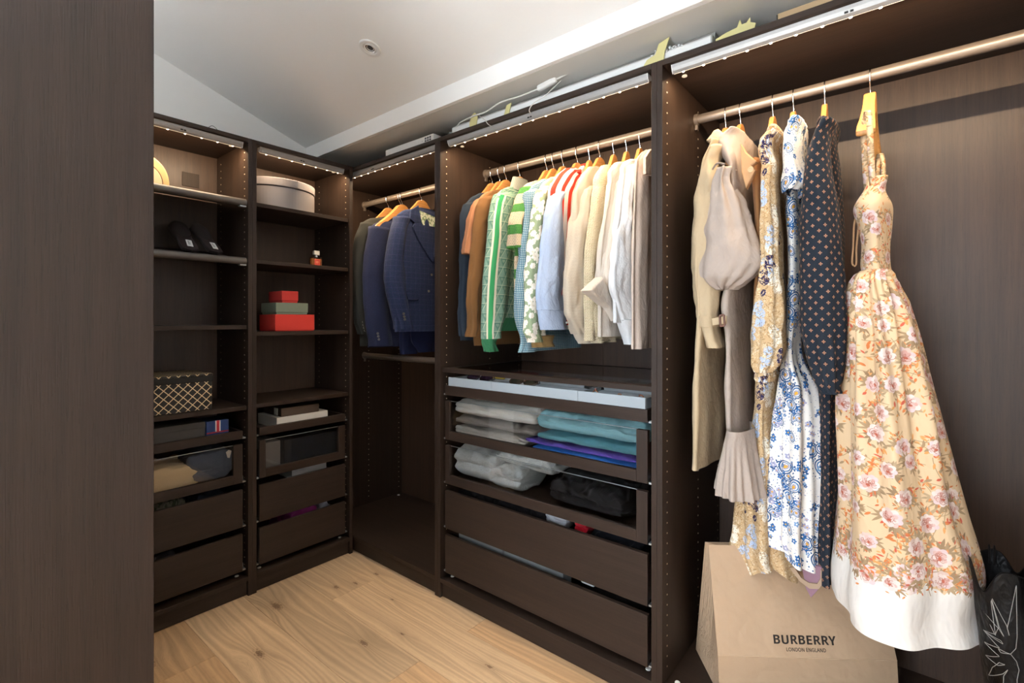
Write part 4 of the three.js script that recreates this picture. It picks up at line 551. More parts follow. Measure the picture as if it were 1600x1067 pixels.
// ------------------------------------------------------------------ coats and dresses in the wardrobe nearest the camera
{
  const g5 = 'coats and dresses in the nearest wardrobe';
  const skirt = (rows, seed, amp, k, o = {}) => loft(rows, { n: 120, wr: 0.003, wf: 7, seed, folds: [{ k, amp, from: 0.25, t: 1 }, { k: k + 5, amp: amp * 0.6, p: 1, from: 0.3, t: -2 }], ...o });
  // trench coat
  const tc = garment('trench_coat', 'beige trench coat with an upturned collar and buckled cuff strap', 'coat', R.t1b, g5);
  wpart(tc, 'body', skirt(R.t1b, 3, 0.004, 4), C.trench); wpart(tc, 'sleeve', loft(R.t1s, sleeveOpt(4, { n: 52 })), C.trench);
  wpart(tc, 'collar', plate('z', -0.15, 0.05, [[1.752, 1.772], [1.769, 1.79], [1.776, 1.799], [1.789, 1.801], [1.815, 1.772], [1.787, 1.738], [1.776, 1.757]], 0.012), C.trench);
  const band = loft([[1.222, 1.762, -0.128, 0.029, 0.058], [1.205, 1.763, -0.128, 0.029, 0.058], [1.188, 1.764, -0.128, 0.029, 0.058]], { n: 40, wr: 0.0008, top: false }); wpart(tc, 'cuff_strap', [band.toNonIndexed(), plate('z', -0.075, 0.006, [[1.785, 1.214], [1.828, 1.222], [1.826, 1.198], [1.787, 1.193]], 0.002)], C.trench);
  const bk = []; for (const [a, b] of [[[1.809, 1.223], [1.821, 1.225]], [[1.821, 1.225], [1.823, 1.193]], [[1.823, 1.193], [1.811, 1.191]], [[1.811, 1.191], [1.809, 1.223]]]) bk.push(rod([a[0], a[1], -0.069], [b[0], b[1], -0.069], 0.0032, 10)); wpart(tc, 'buckle', bk, std({ color: 0x5b3422, roughness: 0.35 }));
  // taupe coat dress
  const cd = garment('coat_dress', 'taupe coat dress with a puffed sleeve, button tab and ruffled hem', 'dress', R.t2r, g5);
  wpart(cd, 'body', skirt(R.t2b, 7, 0.003, 4), C.taupe); wpart(cd, 'sleeve', loft(R.t2s, { n: 84, wr: 0.005, wf: 12, wy: 8, seed: 9, bottom: true, folds: [{ k: 9, amp: 0.007, from: -0.3, to: 0.1 }, { k: 9, amp: -0.006, from: 0.1, to: 0.6 }, { k: 11, amp: 0.011, p: 1, from: 0.55, to: 1 }, { k: 4, amp: 0.006, p: 2 }] }), C.taupe);
  wpart(cd, 'ruffle', loft(R.t2r, { n: 150, wr: 0.002, seed: 5, top: false, folds: [{ k: 17, amp: 0.006, from: 0, t: 1 }, { k: 9, amp: 0.006, p: 1 }] }), C.taupe);
  wpart(cd, 'sleeve_seam', tube([[1.792, 1.658, -0.055], [1.808, 1.672, -0.05], [1.828, 1.667, -0.055]], 0.003, 24, 6), C.taupe);
  wpart(cd, 'shoulder_flap', plate('z', -0.1, 0.016, [[1.862, 1.73], [1.878, 1.7], [1.906, 1.668], [1.893, 1.659], [1.902, 1.642], [1.877, 1.594], [1.864, 1.645]], 0.005), C.tan);
  wpart(cd, 'inner_front', loft([[1.7, 1.885, -0.2, 0.014, 0.05], [1.6, 1.895, -0.2, 0.018, 0.07], [1.45, 1.895, -0.22, 0.018, 0.08], [1.25, 1.885, -0.24, 0.016, 0.08]], { n: 40, seed: 3, folds: folds(0.003, 4) }), C.rust);
  buttons(cd, [[1.89, 1.646, -0.088]], std({ color: 0xc9a981, roughness: 0.35 }), 0.0085, 'z');
  // gold and blue print dress
  const gd = garment('dress', 'long-sleeved dress in a gold, navy and pale blue leaf print', 'dress', R.t3b, g5);
  wpart(gd, 'body', skirt(R.t3b, 11, 0.014, 6, { rim: (p, s) => s > 0.9 ? (s - 0.9) * 0.22 * Math.sin(3 * p + 0.5) : 0 }), C.gold); wpart(gd, 'sleeve', loft(R.t3s, sleeveOpt(12, { n: 60, folds: [{ k: 7, amp: 0.004 }, { k: 11, amp: 0.003, p: 2 }] })), C.gold); wpart(gd, 'frilled_cuff', loft(R.t3c, { n: 90, wr: 0.003, wf: 40, wy: 30, folds: [{ k: 14, amp: 0.004, from: 0 }], top: false }), C.gold);
  wpart(gd, 'collar', tube([[1.925, 1.755, -0.2], [1.922, 1.77, -0.16], [1.936, 1.78, -0.14], [1.95, 1.768, -0.17], [1.953, 1.75, -0.22]], 0.006, 30, 10), C.gold);
  // blue paisley dress
  const pd = garment('dress', 'white cap-sleeved dress with blue paisley flowers', 'dress', R.t4b, g5);
  wpart(pd, 'body', skirt(R.t4b, 15, 0.014, 6, { rim: (p, s) => s > 0.9 ? -(s - 0.9) * 0.3 * Math.sin(p) : 0 }), C.paisley); wpart(pd, 'cap_sleeve', loft(R.t4s, sleeveOpt(16, { n: 60, folds: folds(0.003, 5) })), C.paisley);
  // navy dress with tiny crosses
  const nd = garment('dress', 'dark navy dress with small tan crosses and a puffed sleeve', 'dress', R.t5b, g5);
  wpart(nd, 'body', skirt(R.t5b, 19, 0.005, 6), C.cross); wpart(nd, 'sleeve', loft(R.t5s, { n: 84, wr: 0.003, wf: 11, wy: 6, seed: 21, bottom: true, folds: [{ k: 6, amp: 0.004, from: 0.2 }, { k: 11, amp: 0.004, p: 2, from: 0.4, to: 0.95 }] }), C.cross);
  wpart(nd, 'collar', tube([[2.05, 1.75, -0.22], [2.048, 1.765, -0.17], [2.06, 1.772, -0.145], [2.074, 1.762, -0.17], [2.08, 1.745, -0.22]], 0.006, 30, 10), C.cross);
  // sundress with roses
  const sd = garment('sundress', 'cream sundress printed with pink roses above a plain white hem', 'dress', R.t6s, g5);
  wpart(sd, 'skirt', loft(R.t6s, { n: 200, m: 110, wr: 0.003, wf: 6, wy: 2, seed: 25, top: false, folds: [{ k: 9, amp: 0.011, from: 0.05, to: 0.6, t: 0.4 }, { k: 9, amp: -0.008, from: 0.55, to: 1, t: 0.4 }, { k: 15, amp: 0.009, p: 1.3, from: 0, to: 0.4, t: -0.6 }, { k: 15, amp: -0.008, p: 1.3, from: 0.35, to: 0.9, t: -0.6 }, { k: 26, amp: 0.004, from: -0.1, to: 0.1, p: 0.6 }, { k: 26, amp: -0.004, from: 0.1, to: 0.5, p: 0.6 }, { k: 4, amp: 0.017, p: 2.2, from: 0.35, t: 0.3 }] }), C.posies);
  wpart(sd, 'bodice', loft(R.t6b, { n: 72, wr: 0.0022, seed: 27, folds: folds(0.002, 5) }), C.posiesTop);
  wpart(sd, 'waist_seam', tube([...Array(24)].map((_, i) => { const a = i / 24 * 6.2832; return V3(2.179 + 0.033 * Math.sin(a), 1.336, -0.18 + 0.096 * Math.cos(a)); }), 0.003, 60, 6, true), C.posiesTop);
  const strap = (pts, w) => { const c = new THREE.CatmullRomCurve3(pts.map((p) => V3(...p))), pos = [], uv = [], idx = []; for (let i = 0; i <= 20; i++) { const q = c.getPoint(i / 20); for (const [dx, dz] of [[-w, 0], [0, 0.0016], [w, 0], [0, -0.0016]]) { pos.push(q.x + dx, q.y, q.z + dz); uv.push(dx, q.y); } } for (let i = 0; i < 20; i++) for (let k = 0; k < 4; k++) { const a = i * 4 + k, b = i * 4 + (k + 1) % 4; idx.push(a, a + 4, b, b, a + 4, b + 4); } const g = new THREE.BufferGeometry(); g.setAttribute('position', new THREE.Float32BufferAttribute(pos, 3)); g.setAttribute('uv', new THREE.Float32BufferAttribute(uv, 2)); g.setIndex(idx); g.computeVertexNormals(); return g; };
  wpart(sd, 'shoulder_strap', strap([[2.176, 1.545, -0.1], [2.172, 1.64, -0.085], [2.168, 1.735, -0.09], [2.163, 1.75, -0.11], [2.156, 1.72, -0.125], [2.157, 1.62, -0.15], [2.16, 1.53, -0.2]], 0.007), C.posiesTop);
  wpart(sd, 'shoulder_strap', strap([[2.192, 1.52, -0.1], [2.19, 1.6, -0.3], [2.184, 1.7, -0.37], [2.176, 1.71, -0.39], [2.172, 1.69, -0.41], [2.178, 1.55, -0.27]], 0.006), C.posiesTop);
  wpart(sd, 'waist_tie', tube([[2.14, 1.5, -0.14], [2.134, 1.46, -0.13], [2.132, 1.4, -0.13], [2.131, 1.356, -0.13], [2.137, 1.352, -0.13], [2.139, 1.4, -0.13], [2.143, 1.46, -0.14]], 0.0022, 50, 6), C.tan);
  // the wide pale hanger of the sundress, seen end on
  const ph = thing('wide_coat_hanger', 'pale wide-armed wooden hanger carrying the sundress', 'hanger', [2.16, 1.913, -0.29]);
  part(ph, 'arms', (() => { const g = hangerGeo.clone(); g.scale(2.0, 1, 0.98); const p = g.attributes.position; for (let i = 0; i < p.count; i++) { const k = smooth(0.05, 0.2, Math.abs(p.getZ(i))); p.setX(i, p.getX(i) * (1 + 0.5 * k)); p.setY(i, p.getY(i) - 0.006 * k); } g.computeVertexNormals(); return g; })(), M.paleHanger); part(ph, 'hook', hookGeo, M.chrome);
  [[1.764, 'in the beige trench coat'], [1.811, 'in the taupe coat dress'], [1.908, 'in the gold leaf-print dress'], [1.966, 'in the blue paisley dress'], [2.049, 'in the navy dress with tan crosses']].forEach(([x, s], i) => { hanger(x, 'wooden hanger ' + s, [0.02, -0.05, 0.0, 0.03, 0.04][i]).scale.z = 0.68; });
  // lilac sash with its loop of ribbon hanging below the navy dress
  const sa = thing('sash', 'lilac sash tip with a loop of taupe ribbon dangling in front of the paper bag', 'sash', [2.02, 0.403, -0.05]);
  wpart(sa, 'cloth_tip', plate('z', -0.2, 0.006, [[2.0, 0.5], [2.056, 0.5], [2.056, 0.452], [2.026, 0.403], [2.013, 0.426]], 0.002), C.mauve);
  wpart(sa, 'ribbon', plate('z', -0.192, 0.004, [[1.972, 0.476], [1.998, 0.444], [2.023, 0.431], [2.047, 0.438], [2.061, 0.466], [2.057, 0.497], [2.05, 0.494], [2.05, 0.47], [2.042, 0.452], [2.022, 0.447], [2.002, 0.456], [1.984, 0.482]], 0.001), C.ribbon);
}
// ------------------------------------------------------------------ things on the shelves of the two narrow wardrobes
const solid = (x0, y0, z0, x1, y1, z1, r = 0.002) => { const g = new RoundedBoxGeometry(x1 - x0, y1 - y0, z1 - z0, 2, Math.min(r, (y1 - y0) / 2.2)); g.translate((x0 + x1) / 2, (y0 + y1) / 2, (z0 + z1) / 2); return boxUV(g, 'y'); };
function box(name, label, mat, b, { lid = 0, over = 0.002, group, lidMat } = {}) {   // a lidded cardboard box; b = x0, y0, z0, x1, y1, z1
  b = [b[0], b[1] + 0.0006, ...b.slice(2)]; const [x0, y0, z0, x1, y1, z1] = b, t = thing(name, label, 'box', [(x0 + x1) / 2, y0, (z0 + z1) / 2], group);
  if (!lid) { wpart(t, 'carton', solid(...b), mat); return t; }
  wpart(t, 'carton', solid(x0 + over, y0, z0 + over, x1 - over, y1 - 0.003, z1 - over), mat); wpart(t, 'lid', solid(x0, y1 - lid, z0, x1, y1, z1), lidMat ?? mat); return t;
}
const paper = (hex, o = {}) => std({ color: hex, roughness: 0.75, bumpMap: T.fleck, bumpScale: 0.00012, ...o });
{
  // oval hat box
  const t = thing('hat_box', 'oval grey-lilac hat box with a lid on the top shelf', 'box', [-0.18, 1.7366, 0.305]), m = paper(0x8d8482, { bumpMap: T.weave, bumpScale: 0.0005 });
  const oval = (k, y0, y1) => { const s = new THREE.Shape([...Array(72)].map((_, i) => new THREE.Vector2(0.148 * k * Math.cos(i / 72 * 6.2832), 0.17 * k * Math.sin(i / 72 * 6.2832)))); const g = new THREE.ExtrudeGeometry(s, { depth: y1 - y0 - 0.004, bevelEnabled: true, bevelThickness: 0.002, bevelSize: 0.002, bevelOffset: -0.002, bevelSegments: 3, curveSegments: 60 }); g.rotateX(-Math.PI / 2); g.translate(0, y0 + 0.002, 0); return boxUV(g, 'y'); };
  part(t, 'drum', oval(0.985, 0, 0.1), m); part(t, 'shadow_gap', oval(0.97, 0.1, 0.105), M.black); part(t, 'lid', oval(1, 0.105, 0.142), m); part(t, 'lid_seam', plainBox(0.146, 0.107, -0.02, 0.1485, 0.14, -0.0185), m);
}
{
  // perfume bottle
  const t = thing('perfume_bottle', 'small glass perfume bottle with an orange-red label and clear cap', 'bottle', [-0.12, 1.4816, 0.143]);
  const glass = std({ color: 0xf2d7b4, roughness: 0.04, transmission: 1, thickness: 0.02, ior: 1.45 }); 
  const s = (x0, y0, z0, x1, y1, z1, r) => solid(x0, y0, z0, x1, y1, z1, r);
  part(t, 'glass', s(-0.014, 0, -0.03, 0.014, 0.052, 0.03, 0.005), glass); part(t, 'perfume', s(-0.009, 0.006, -0.025, 0.009, 0.044, 0.025, 0.003), std({ color: 0xd98f4a, roughness: 0.3 }));
  const neck = new THREE.CylinderGeometry(0.007, 0.008, 0.011, 18); neck.translate(0, 0.0573, 0); part(t, 'collar', neck, M.steel);
  part(t, 'cap', s(-0.011, 0.0628, -0.0145, 0.011, 0.085, 0.0145, 0.003), std({ color: 0xe9e2d2, roughness: 0.2, clearcoat: 1 }));
  const lab = tex(canvas(128, 128, (x, w) => { x.fillStyle = '#cc4030'; x.fillRect(0, 0, w, w); x.strokeStyle = '#e8b478'; x.lineWidth = 4; x.strokeRect(6, 6, w - 12, w - 12); x.fillStyle = '#eeb98a'; for (const [a, l] of [[44, 50], [60, 68], [74, 40]]) x.fillRect((w - l) / 2, a, l, 6); })); 
  const q = new THREE.BoxGeometry(0.0012, 0.034, 0.032); q.translate(0.0148, 0.025, 0.002); part(t, 'label', q, std({ map: lab, roughness: 0.5 }));
}
const red = paper(0xc22f22), redDeep = paper(0xb02a22), sage = paper(0x6b7260);
box('gift_box', 'large orange-red box at the bottom of the stack of three', red, [-0.22, 1.157, 0.188, -0.055, 1.237, 0.382], { lid: 0.0765, group: 'stack of gift boxes' });
box('gift_box', 'grey-green lidded box in the middle of the stack of three', sage, [-0.21, 1.237, 0.221, -0.055, 1.293, 0.378], { lid: 0.046, over: 0.003, group: 'stack of gift boxes' });
box('gift_box', 'small red lidded box on top of the stack of three', redDeep, [-0.19, 1.293, 0.27, -0.055, 1.349, 0.351], { lid: 0.046, over: 0.003, group: 'stack of gift boxes' });
{
  const t = thing('patterned_box', 'black box with a pale criss-cross pattern and matching lid', 'box', [-0.16, 0.834, 0.77]), m = std({ map: T.crosses, roughness: 0.6 });
  wpart(t, 'carton', solid(-0.275, 0.8346, 0.653, -0.042, 0.965, 0.885, 0.003), m); wpart(t, 'lid_rim', solid(-0.279, 0.952, 0.649, -0.038, 0.976, 0.889, 0.003), paper(0x16110e)); wpart(t, 'lid', solid(-0.277, 0.976, 0.651, -0.04, 0.986, 0.887, 0.003), m);
}
box('flat_box', 'long dark grey box on the pull-out tray under the patterned box', paper(0x423d38), [-0.27, 0.7, 0.676, -0.05, 0.783, 0.875], { lid: 0.025, over: 0.0008 });
{
  const t = thing('flag_tin', 'small dark blue tin with a white-edged red stripe', 'tin', [-0.11, 0.7, 0.627]);
  wpart(t, 'tin', solid(-0.17, 0.7006, 0.585, -0.05, 0.78, 0.672, 0.002), paper(0x1c3a6e, { roughness: 0.4 })); wpart(t, 'stripe', solid(-0.0505, 0.733, 0.618, -0.0488, 0.7805, 0.638, 0.0004), paper(0xe8e4e0)); wpart(t, 'stripe', solid(-0.0494, 0.733, 0.6225, -0.0482, 0.7808, 0.6335, 0.0004), paper(0xb3202a)); wpart(t, 'base_line', solid(-0.0505, 0.728, 0.5855, -0.0488, 0.734, 0.6715, 0.0004), paper(0x8e1c26));
}
box('white_box', 'flat white box under the brown box on the pull-out tray', paper(0xdcd3c6), [-0.25, 0.7, 0.118, -0.05, 0.752, 0.377], { lid: 0.04, over: 0.001 });
{ const t = box('brown_box', 'dark brown box lying on the flat white box', paper(0x4a3a2d), [-0.24, 0.752, 0.165, -0.052, 0.793, 0.355], { lid: 0.0405, over: 0.0006 }); wpart(t, 'tag', solid(-0.12, 0.757, 0.3555, -0.085, 0.79, 0.3575, 0.0005), paper(0xcfd0c4)); }
{
  // black mules with white tags on the lower sloping shelf
  const suede = std({ color: 0x1b1110, roughness: 0.9, sheen: 0.3, sheenColor: new THREE.Color(0.3, 0.2, 0.18) }), insole = std({ color: 0x24120e, roughness: 0.7 });
  const outline = [[-0.03, -0.08], [-0.034, -0.05], [-0.028, 0.0], [-0.038, 0.06], [-0.036, 0.085], [-0.012, 0.118], [0.008, 0.12], [0.034, 0.09], [0.038, 0.06], [0.03, 0.0], [0.034, -0.05], [0.03, -0.08], [0.0, -0.09]];
  const mk1 = (z, label, turn) => {
    const t = thing('shoe', label, 'shoe', [-0.16, 1.509, z], 'pair of black mules'); 
    // heel towards the room, toe rising with the sloping shelf
    const frame = new THREE.Matrix4().makeRotationY(Math.PI / 2 + turn).multiply(new THREE.Matrix4().makeRotationX(0.72)).setPosition(0, 0.05, 0);
    const flat = (pts, y, h, bev, k = 1) => { const g = plate('y', y, h, pts.map(([a, b]) => [a * k, b * k]), bev); g.applyMatrix4(new THREE.Matrix4().makeScale(1, 1, -1).multiply(new THREE.Matrix4())); g.index && g.setIndex([...g.index.array].reverse()); g.computeVertexNormals(); g.applyMatrix4(frame); return g; };
    part(t, 'sole', flat(outline, 0, 0.009, 0.003), suede); part(t, 'insole', flat(outline, 0.0065, 0.003, 0.001, 0.93), insole);
    const toe = new THREE.SphereGeometry(1, 28, 18, 0, 6.2832, 0, 1.5708); toe.scale(0.037, 0.026, 0.062); toe.translate(0, 0.003, -0.058); toe.applyMatrix4(frame); part(t, 'upper', toe, suede);
    const heel = new THREE.CylinderGeometry(0.02, 0.014, 0.035, 16); heel.translate(0, -0.02, 0.068); heel.applyMatrix4(frame); part(t, 'heel', heel, suede);
    const tagT = tex(canvas(64, 128, (x, w, h) => { x.fillStyle = '#dcd8d2'; x.fillRect(0, 0, w, h); x.fillStyle = '#8b8680'; x.fillRect(18, 20, 12, 80); x.fillRect(36, 34, 6, 60); })); const tg = new THREE.BoxGeometry(0.022, 0.0012, 0.046); tg.rotateY(-0.12); tg.translate(0.004, 0.0098, 0.045); tg.applyMatrix4(frame); part(t, 'tag', tg, std({ map: tagT, roughness: 0.7 }));
  };
  mk1(0.72, 'left black mule with a white tag, of the pair on the sloping shelf', 0.08); mk1(0.632, 'right black mule with a white tag, beside its fellow on the sloping shelf', 0.26);
}
{
  const t = thing('leather_bag', 'tan leather bag with a rounded flap, half hidden by the dark end panel', 'bag', [-0.12, 1.73, 0.9]), m = std({ color: 0xc99c66, roughness: 0.5 }), arch = (w, h, y) => { const p = []; for (let i = 0; i <= 24; i++) { const a = i / 24 * Math.PI; p.push([0.9 - w * Math.cos(a) * 1.0, 1.745 + y + h * Math.pow(Math.sin(a), 0.8)]); } return p; };
  wpart(t, 'body', plate('x', -0.13, 0.09, arch(0.105, 0.125, 0), 0.006), m); wpart(t, 'flap', plate('x', -0.078, 0.006, arch(0.078, 0.085, 0), 0.002), std({ color: 0xd9b48a, roughness: 0.5 })); wpart(t, 'piping', tube(arch(0.08, 0.088, 0).map(([z, y]) => [-0.077, y, z]), 0.0022, 50, 8), std({ color: 0x5a3d24, roughness: 0.6 }));
}
// clothes and boxes inside the narrow drawers
const softThing = (name, label, cat, mat, args, o, group) => { const t = thing(name, label, cat, [(args[0] + args[1]) / 2, args[2], (args[4] + args[5]) / 2], group); wpart(t, 'cloth', softSlab(...args, o), mat); return t; };
softThing('folded_shirt', 'cream folded top behind the glass of the drawer below the flag tin', 'clothes', cloth({ color: 0xcdb48c, bumpMap: T.weave, bumpScale: 0.0005 }), [-0.3, -0.05, 0.52, 0.615, 0.66, 0.93], { lump: 0.01, seed: 3, e: 2.4 });
softThing('folded_trousers', 'slate-blue folded trousers beside the cream top behind glass', 'clothes', cloth({ color: 0x59616e, bumpMap: T.twill, bumpScale: 0.0005 }), [-0.3, -0.045, 0.52, 0.645, 0.562, 0.74], { lump: 0.012, seed: 8, e: 2.6, tilt: 0.01 });
{ const t = thing('swing_tag', 'white paper swing tag on the slate-blue trousers', 'tag', [-0.042, 0.62, 0.59]); wpart(t, 'card', plate('x', -0.04, 0.001, [[0.585, 0.612], [0.594, 0.615], [0.6, 0.64], [0.59, 0.647], [0.578, 0.642]], 0.0003), paper(0xe4dccd)); }
softThing('patterned_scarf', 'dark floral scarf peeping over the drawer front under the glazed one', 'clothes', cloth({ map: again(T.floral, 0.07), color: 0x6b6a66 }), [-0.3, -0.06, 0.33, 0.482, 0.74, 0.95], { lump: 0.012, seed: 12 });
softThing('navy_knit', 'dark navy knit beside the floral scarf in the same drawer', 'clothes', cloth({ color: 0x1d2330 }), [-0.3, -0.06, 0.33, 0.484, 0.6, 0.73], { lump: 0.014, seed: 15 });
softThing('grey_knit', 'dark grey knit showing at the top of the lowest drawer by the end panel', 'clothes', knitted({ color: 0x39363a }), [-0.3, -0.06, 0.132, 0.285, 0.78, 0.95], { lump: 0.012, seed: 19 });
softThing('magenta_cloth', 'magenta cloth showing at the top of the lowest corner drawer', 'clothes', cloth({ color: 0x7d2f66 }), [-0.28, -0.06, 0.132, 0.284, 0.17, 0.31], { lump: 0.014, seed: 23 });
softThing('grey_cloth', 'pale grey cloth beside the magenta cloth in the lowest corner drawer', 'clothes', cloth({ color: 0x8d8f98 }), [-0.28, -0.06, 0.132, 0.283, 0.1, 0.165], { lump: 0.012, seed: 27 });
box('grey_box', 'grey box standing behind the left part of the corner drawer glass', paper(0x6b6762), [-0.2, 0.52, 0.36, -0.05, 0.645, 0.45]);
box('black_box', 'wide black box standing behind the corner drawer glass', paper(0x15151a), [-0.22, 0.52, 0.06, -0.055, 0.64, 0.34]);
box('paper_sleeve', 'pale grey flat sleeve sticking out above the upper plain corner drawer', paper(0x9c9a98), [-0.25, 0.44, 0.12, -0.06, 0.486, 0.3]);

// ------------------------------------------------------------------ the middle wardrobe: jewellery tray and drawers
{
  const cuts = [[0.697, 0.9465], [0.9475, 1.3495], [1.3505, 1.599]], names = ['light grey felt jewellery box holding the sunglasses with plum lenses', 'light grey felt jewellery box holding the tortoiseshell sunglasses, longest of the three', 'light grey felt jewellery box holding small pieces of jewellery'];
  cuts.forEach(([a, b], i) => { const t = thing('jewellery_box', names[i], 'jewellery box', [(a + b) / 2, 0.9265, -0.26], 'felt jewellery boxes on the pull-out tray'); wpart(t, 'front', solid(a, 0.9265, -0.02, b, 0.963, -0.0135, 0.0012), M.felt); wpart(t, 'side', solid(a, 0.9265, -0.5, a + 0.005, 0.96, -0.02, 0.0012), M.felt); wpart(t, 'side', solid(b - 0.005, 0.9265, -0.5, b, 0.96, -0.02, 0.0012), M.felt); wpart(t, 'back', solid(a + 0.005, 0.9265, -0.5, b - 0.005, 0.96, -0.495, 0.0012), M.felt); wpart(t, 'bottom', solid(a + 0.005, 0.9265, -0.495, b - 0.005, 0.948, -0.02, 0.001), M.felt); for (const f of [0.33, 0.66]) wpart(t, 'divider', solid(a + 0.005, 0.948, -0.5 + 0.48 * f, b - 0.005, 0.958, -0.495 + 0.48 * f, 0.001), M.felt); });
  const shades = (label, x0, z, frameHex, lensHex, gold) => { const t = thing('sunglasses', label, 'sunglasses', [x0 + 0.07, 0.948, z]), fm = std({ color: frameHex, roughness: 0.25, clearcoat: 0.6 }), lm = std({ color: lensHex, roughness: 0.1, clearcoat: 1 }); for (const c of [x0 + 0.034, x0 + 0.106]) { const ring = new THREE.TorusGeometry(0.027, 0.0032, 10, 30); ring.scale(1.15, 0.72, 1); ring.rotateX(-0.9); ring.translate(c, 0.968, z); wpart(t, 'rim', ring, fm); const l = new THREE.CylinderGeometry(0.026, 0.026, 0.0016, 28); l.rotateX(Math.PI / 2); l.scale(1.15, 0.72, 1); l.rotateX(-0.9); l.translate(c, 0.968, z); wpart(t, 'lens', l, lm); } wpart(t, 'bridge', tube([[x0 + 0.062, 0.975, z - 0.006], [x0 + 0.07, 0.979, z - 0.008], [x0 + 0.078, 0.975, z - 0.006]], 0.0028, 16, 8), gold ? std({ color: 0xd8b060, metalness: 0.9, roughness: 0.25 }) : fm); for (const c of [x0 + 0.002, x0 + 0.138]) wpart(t, 'temple', tube([[c, 0.978, z - 0.01], [c + (c < x0 + 0.07 ? 0.03 : -0.03), 0.957, z - 0.05], [c + (c < x0 + 0.07 ? 0.09 : -0.09), 0.953, z - 0.055]], 0.0024, 24, 8), fm); };
  shades('dark sunglasses with plum lenses in the left jewellery box', 0.77, -0.06, 0x17121a, 0x3b2440); shades('tortoiseshell sunglasses with a gold bridge in the long jewellery box', 1.0, -0.065, 0x3a2014, 0x2c1810, true);
  const gold = std({ color: 0xb87850, metalness: 0.9, roughness: 0.3 });
  [[1.4, -0.05, 0.009, 'copper ring with a raised stone, leftmost small piece in the right jewellery box'], [1.445, -0.06, 0.006, 'thin copper ring right of the stone ring'], [1.49, -0.055, 0.007, 'copper hoop near the middle of the right jewellery box'], [1.53, -0.06, 0.006, 'small copper hoop left of the end of the right jewellery box'], [1.565, -0.06, 0.008, 'copper chain link at the right end of the right jewellery box']].forEach(([x, z, r, l], i) => { const t = thing('ring', l, 'ring', [x, 0.948, z], 'small jewellery'); const g = new THREE.TorusGeometry(r, 0.0018, 10, 26); g.rotateX(i % 2 ? 1.4 : 0.5); g.translate(0, i % 2 ? 0.004 : r, 0); part(t, 'band', g, gold); if (!i) { const s = new THREE.IcosahedronGeometry(0.005, 1); s.translate(0, 2 * r + 0.002, 0); part(t, 'stone', s, std({ color: 0xb8766a, roughness: 0.15 })); } });
  softThing('silk_scarf', 'small folded scarf in red, blue and yellow seen through the glass shelf', 'scarf', cloth({ color: 0x8a2f3a }), [0.82, 0.93, 0.949, 0.972, -0.36, -0.25], { lump: 0.004, seed: 2, nx: 24, n: 24 }, 'scarves under the glass shelf');
  softThing('silk_scarf', 'small bright blue scarf under the glass shelf, right of the red one', 'scarf', cloth({ color: 0x2f6fa8 }), [0.96, 1.03, 0.949, 0.968, -0.33, -0.25], { lump: 0.004, seed: 4, nx: 24, n: 24 }, 'scarves under the glass shelf');
  softThing('silk_scarf', 'small yellow scarf under the glass shelf, left of the blue one', 'scarf', cloth({ color: 0xb39a3a }), [0.8, 0.88, 0.949, 0.964, -0.24, -0.17], { lump: 0.004, seed: 6, nx: 24, n: 24 }, 'scarves under the glass shelf');
  { const t = thing('watch_box', 'small black domed watch case under the glass shelf', 'case', [1.32, 0.948, -0.2]); const s = new THREE.SphereGeometry(1, 30, 16, 0, 6.2832, 0, 1.5708); s.scale(0.05, 0.03, 0.045); wpart(t, 'dome', s.translate(1.32, 0.95, -0.2), std({ color: 0x1a1a1d, roughness: 0.5 })); }
  // folded knitwear behind the upper glass front
  const kn = 'folded knitwear in the upper glass-fronted drawer', y = 0.7105, K = (hex, o = {}) => knitted({ color: hex, bumpScale: 0.0022, ...o });
  softThing('folded_sweater', 'white folded sweater with grey stripes on top of the pale stack', 'sweater', K(0xe8e4da), [0.698, 1.14, 0.7965, 0.868, -0.34, -0.038], { lump: 0.006, seed: 31, e: 3 }, kn);
  softThing('folded_sweater', 'taupe-grey folded sweater in the middle of the pale stack', 'sweater', K(0x9c938b), [0.698, 1.13, 0.758, 0.792, -0.34, -0.042], { lump: 0.007, seed: 34 }, kn);
  softThing('folded_sweater', 'oatmeal folded sweater at the bottom of the pale stack', 'sweater', K(0xcfc6b8), [0.698, 1.09, y, 0.7535, -0.34, -0.044], { lump: 0.007, seed: 37 }, kn);
  softThing('folded_sweater', 'large pale teal folded sweater on top of the blue stack', 'sweater', K(0x9bcdd4), [1.146, 1.585, 0.791, 0.866, -0.36, -0.036], { lump: 0.009, seed: 41, e: 2.6 }, kn);
  softThing('folded_sweater', 'deeper teal folded sweater, second in the blue stack', 'sweater', K(0x74b4bf), [1.15, 1.575, 0.7595, 0.7865, -0.35, -0.04], { lump: 0.006, seed: 44 }, kn);
  softThing('folded_sweater', 'purple ribbed folded sweater, third in the blue stack', 'sweater', cloth({ color: 0x5d489c, bumpMap: T.rib, bumpScale: 0.002 }), [1.1, 1.575, 0.737, 0.7552, -0.34, -0.038], { lump: 0.005, seed: 47 }, kn);
  softThing('folded_sweater', 'bright blue folded sweater at the bottom of the blue stack', 'sweater', K(0x3a8ae6), [1.12, 1.575, y, 0.7328, -0.34, -0.04], { lump: 0.004, seed: 50 }, kn);
  { const t = scene.getObjectByName('folded_sweater'); for (let i = 0; i < 4; i++) { const g = softSlab(0.86 + i * 0.035, 0.876 + i * 0.035, 0.868, 0.8735, -0.2, -0.075, { lump: 0.0005, nx: 8, n: 16 }); wpart(t, 'stripe', g, cloth({ color: i % 2 ? 0xe8e4dc : 0x8f8d8a })); } }
  // the lower glass front
  const lw = 'clothes in the lower glass-fronted drawer', tw = knitted({ map: T.tweed, bumpScale: 0.0012 });
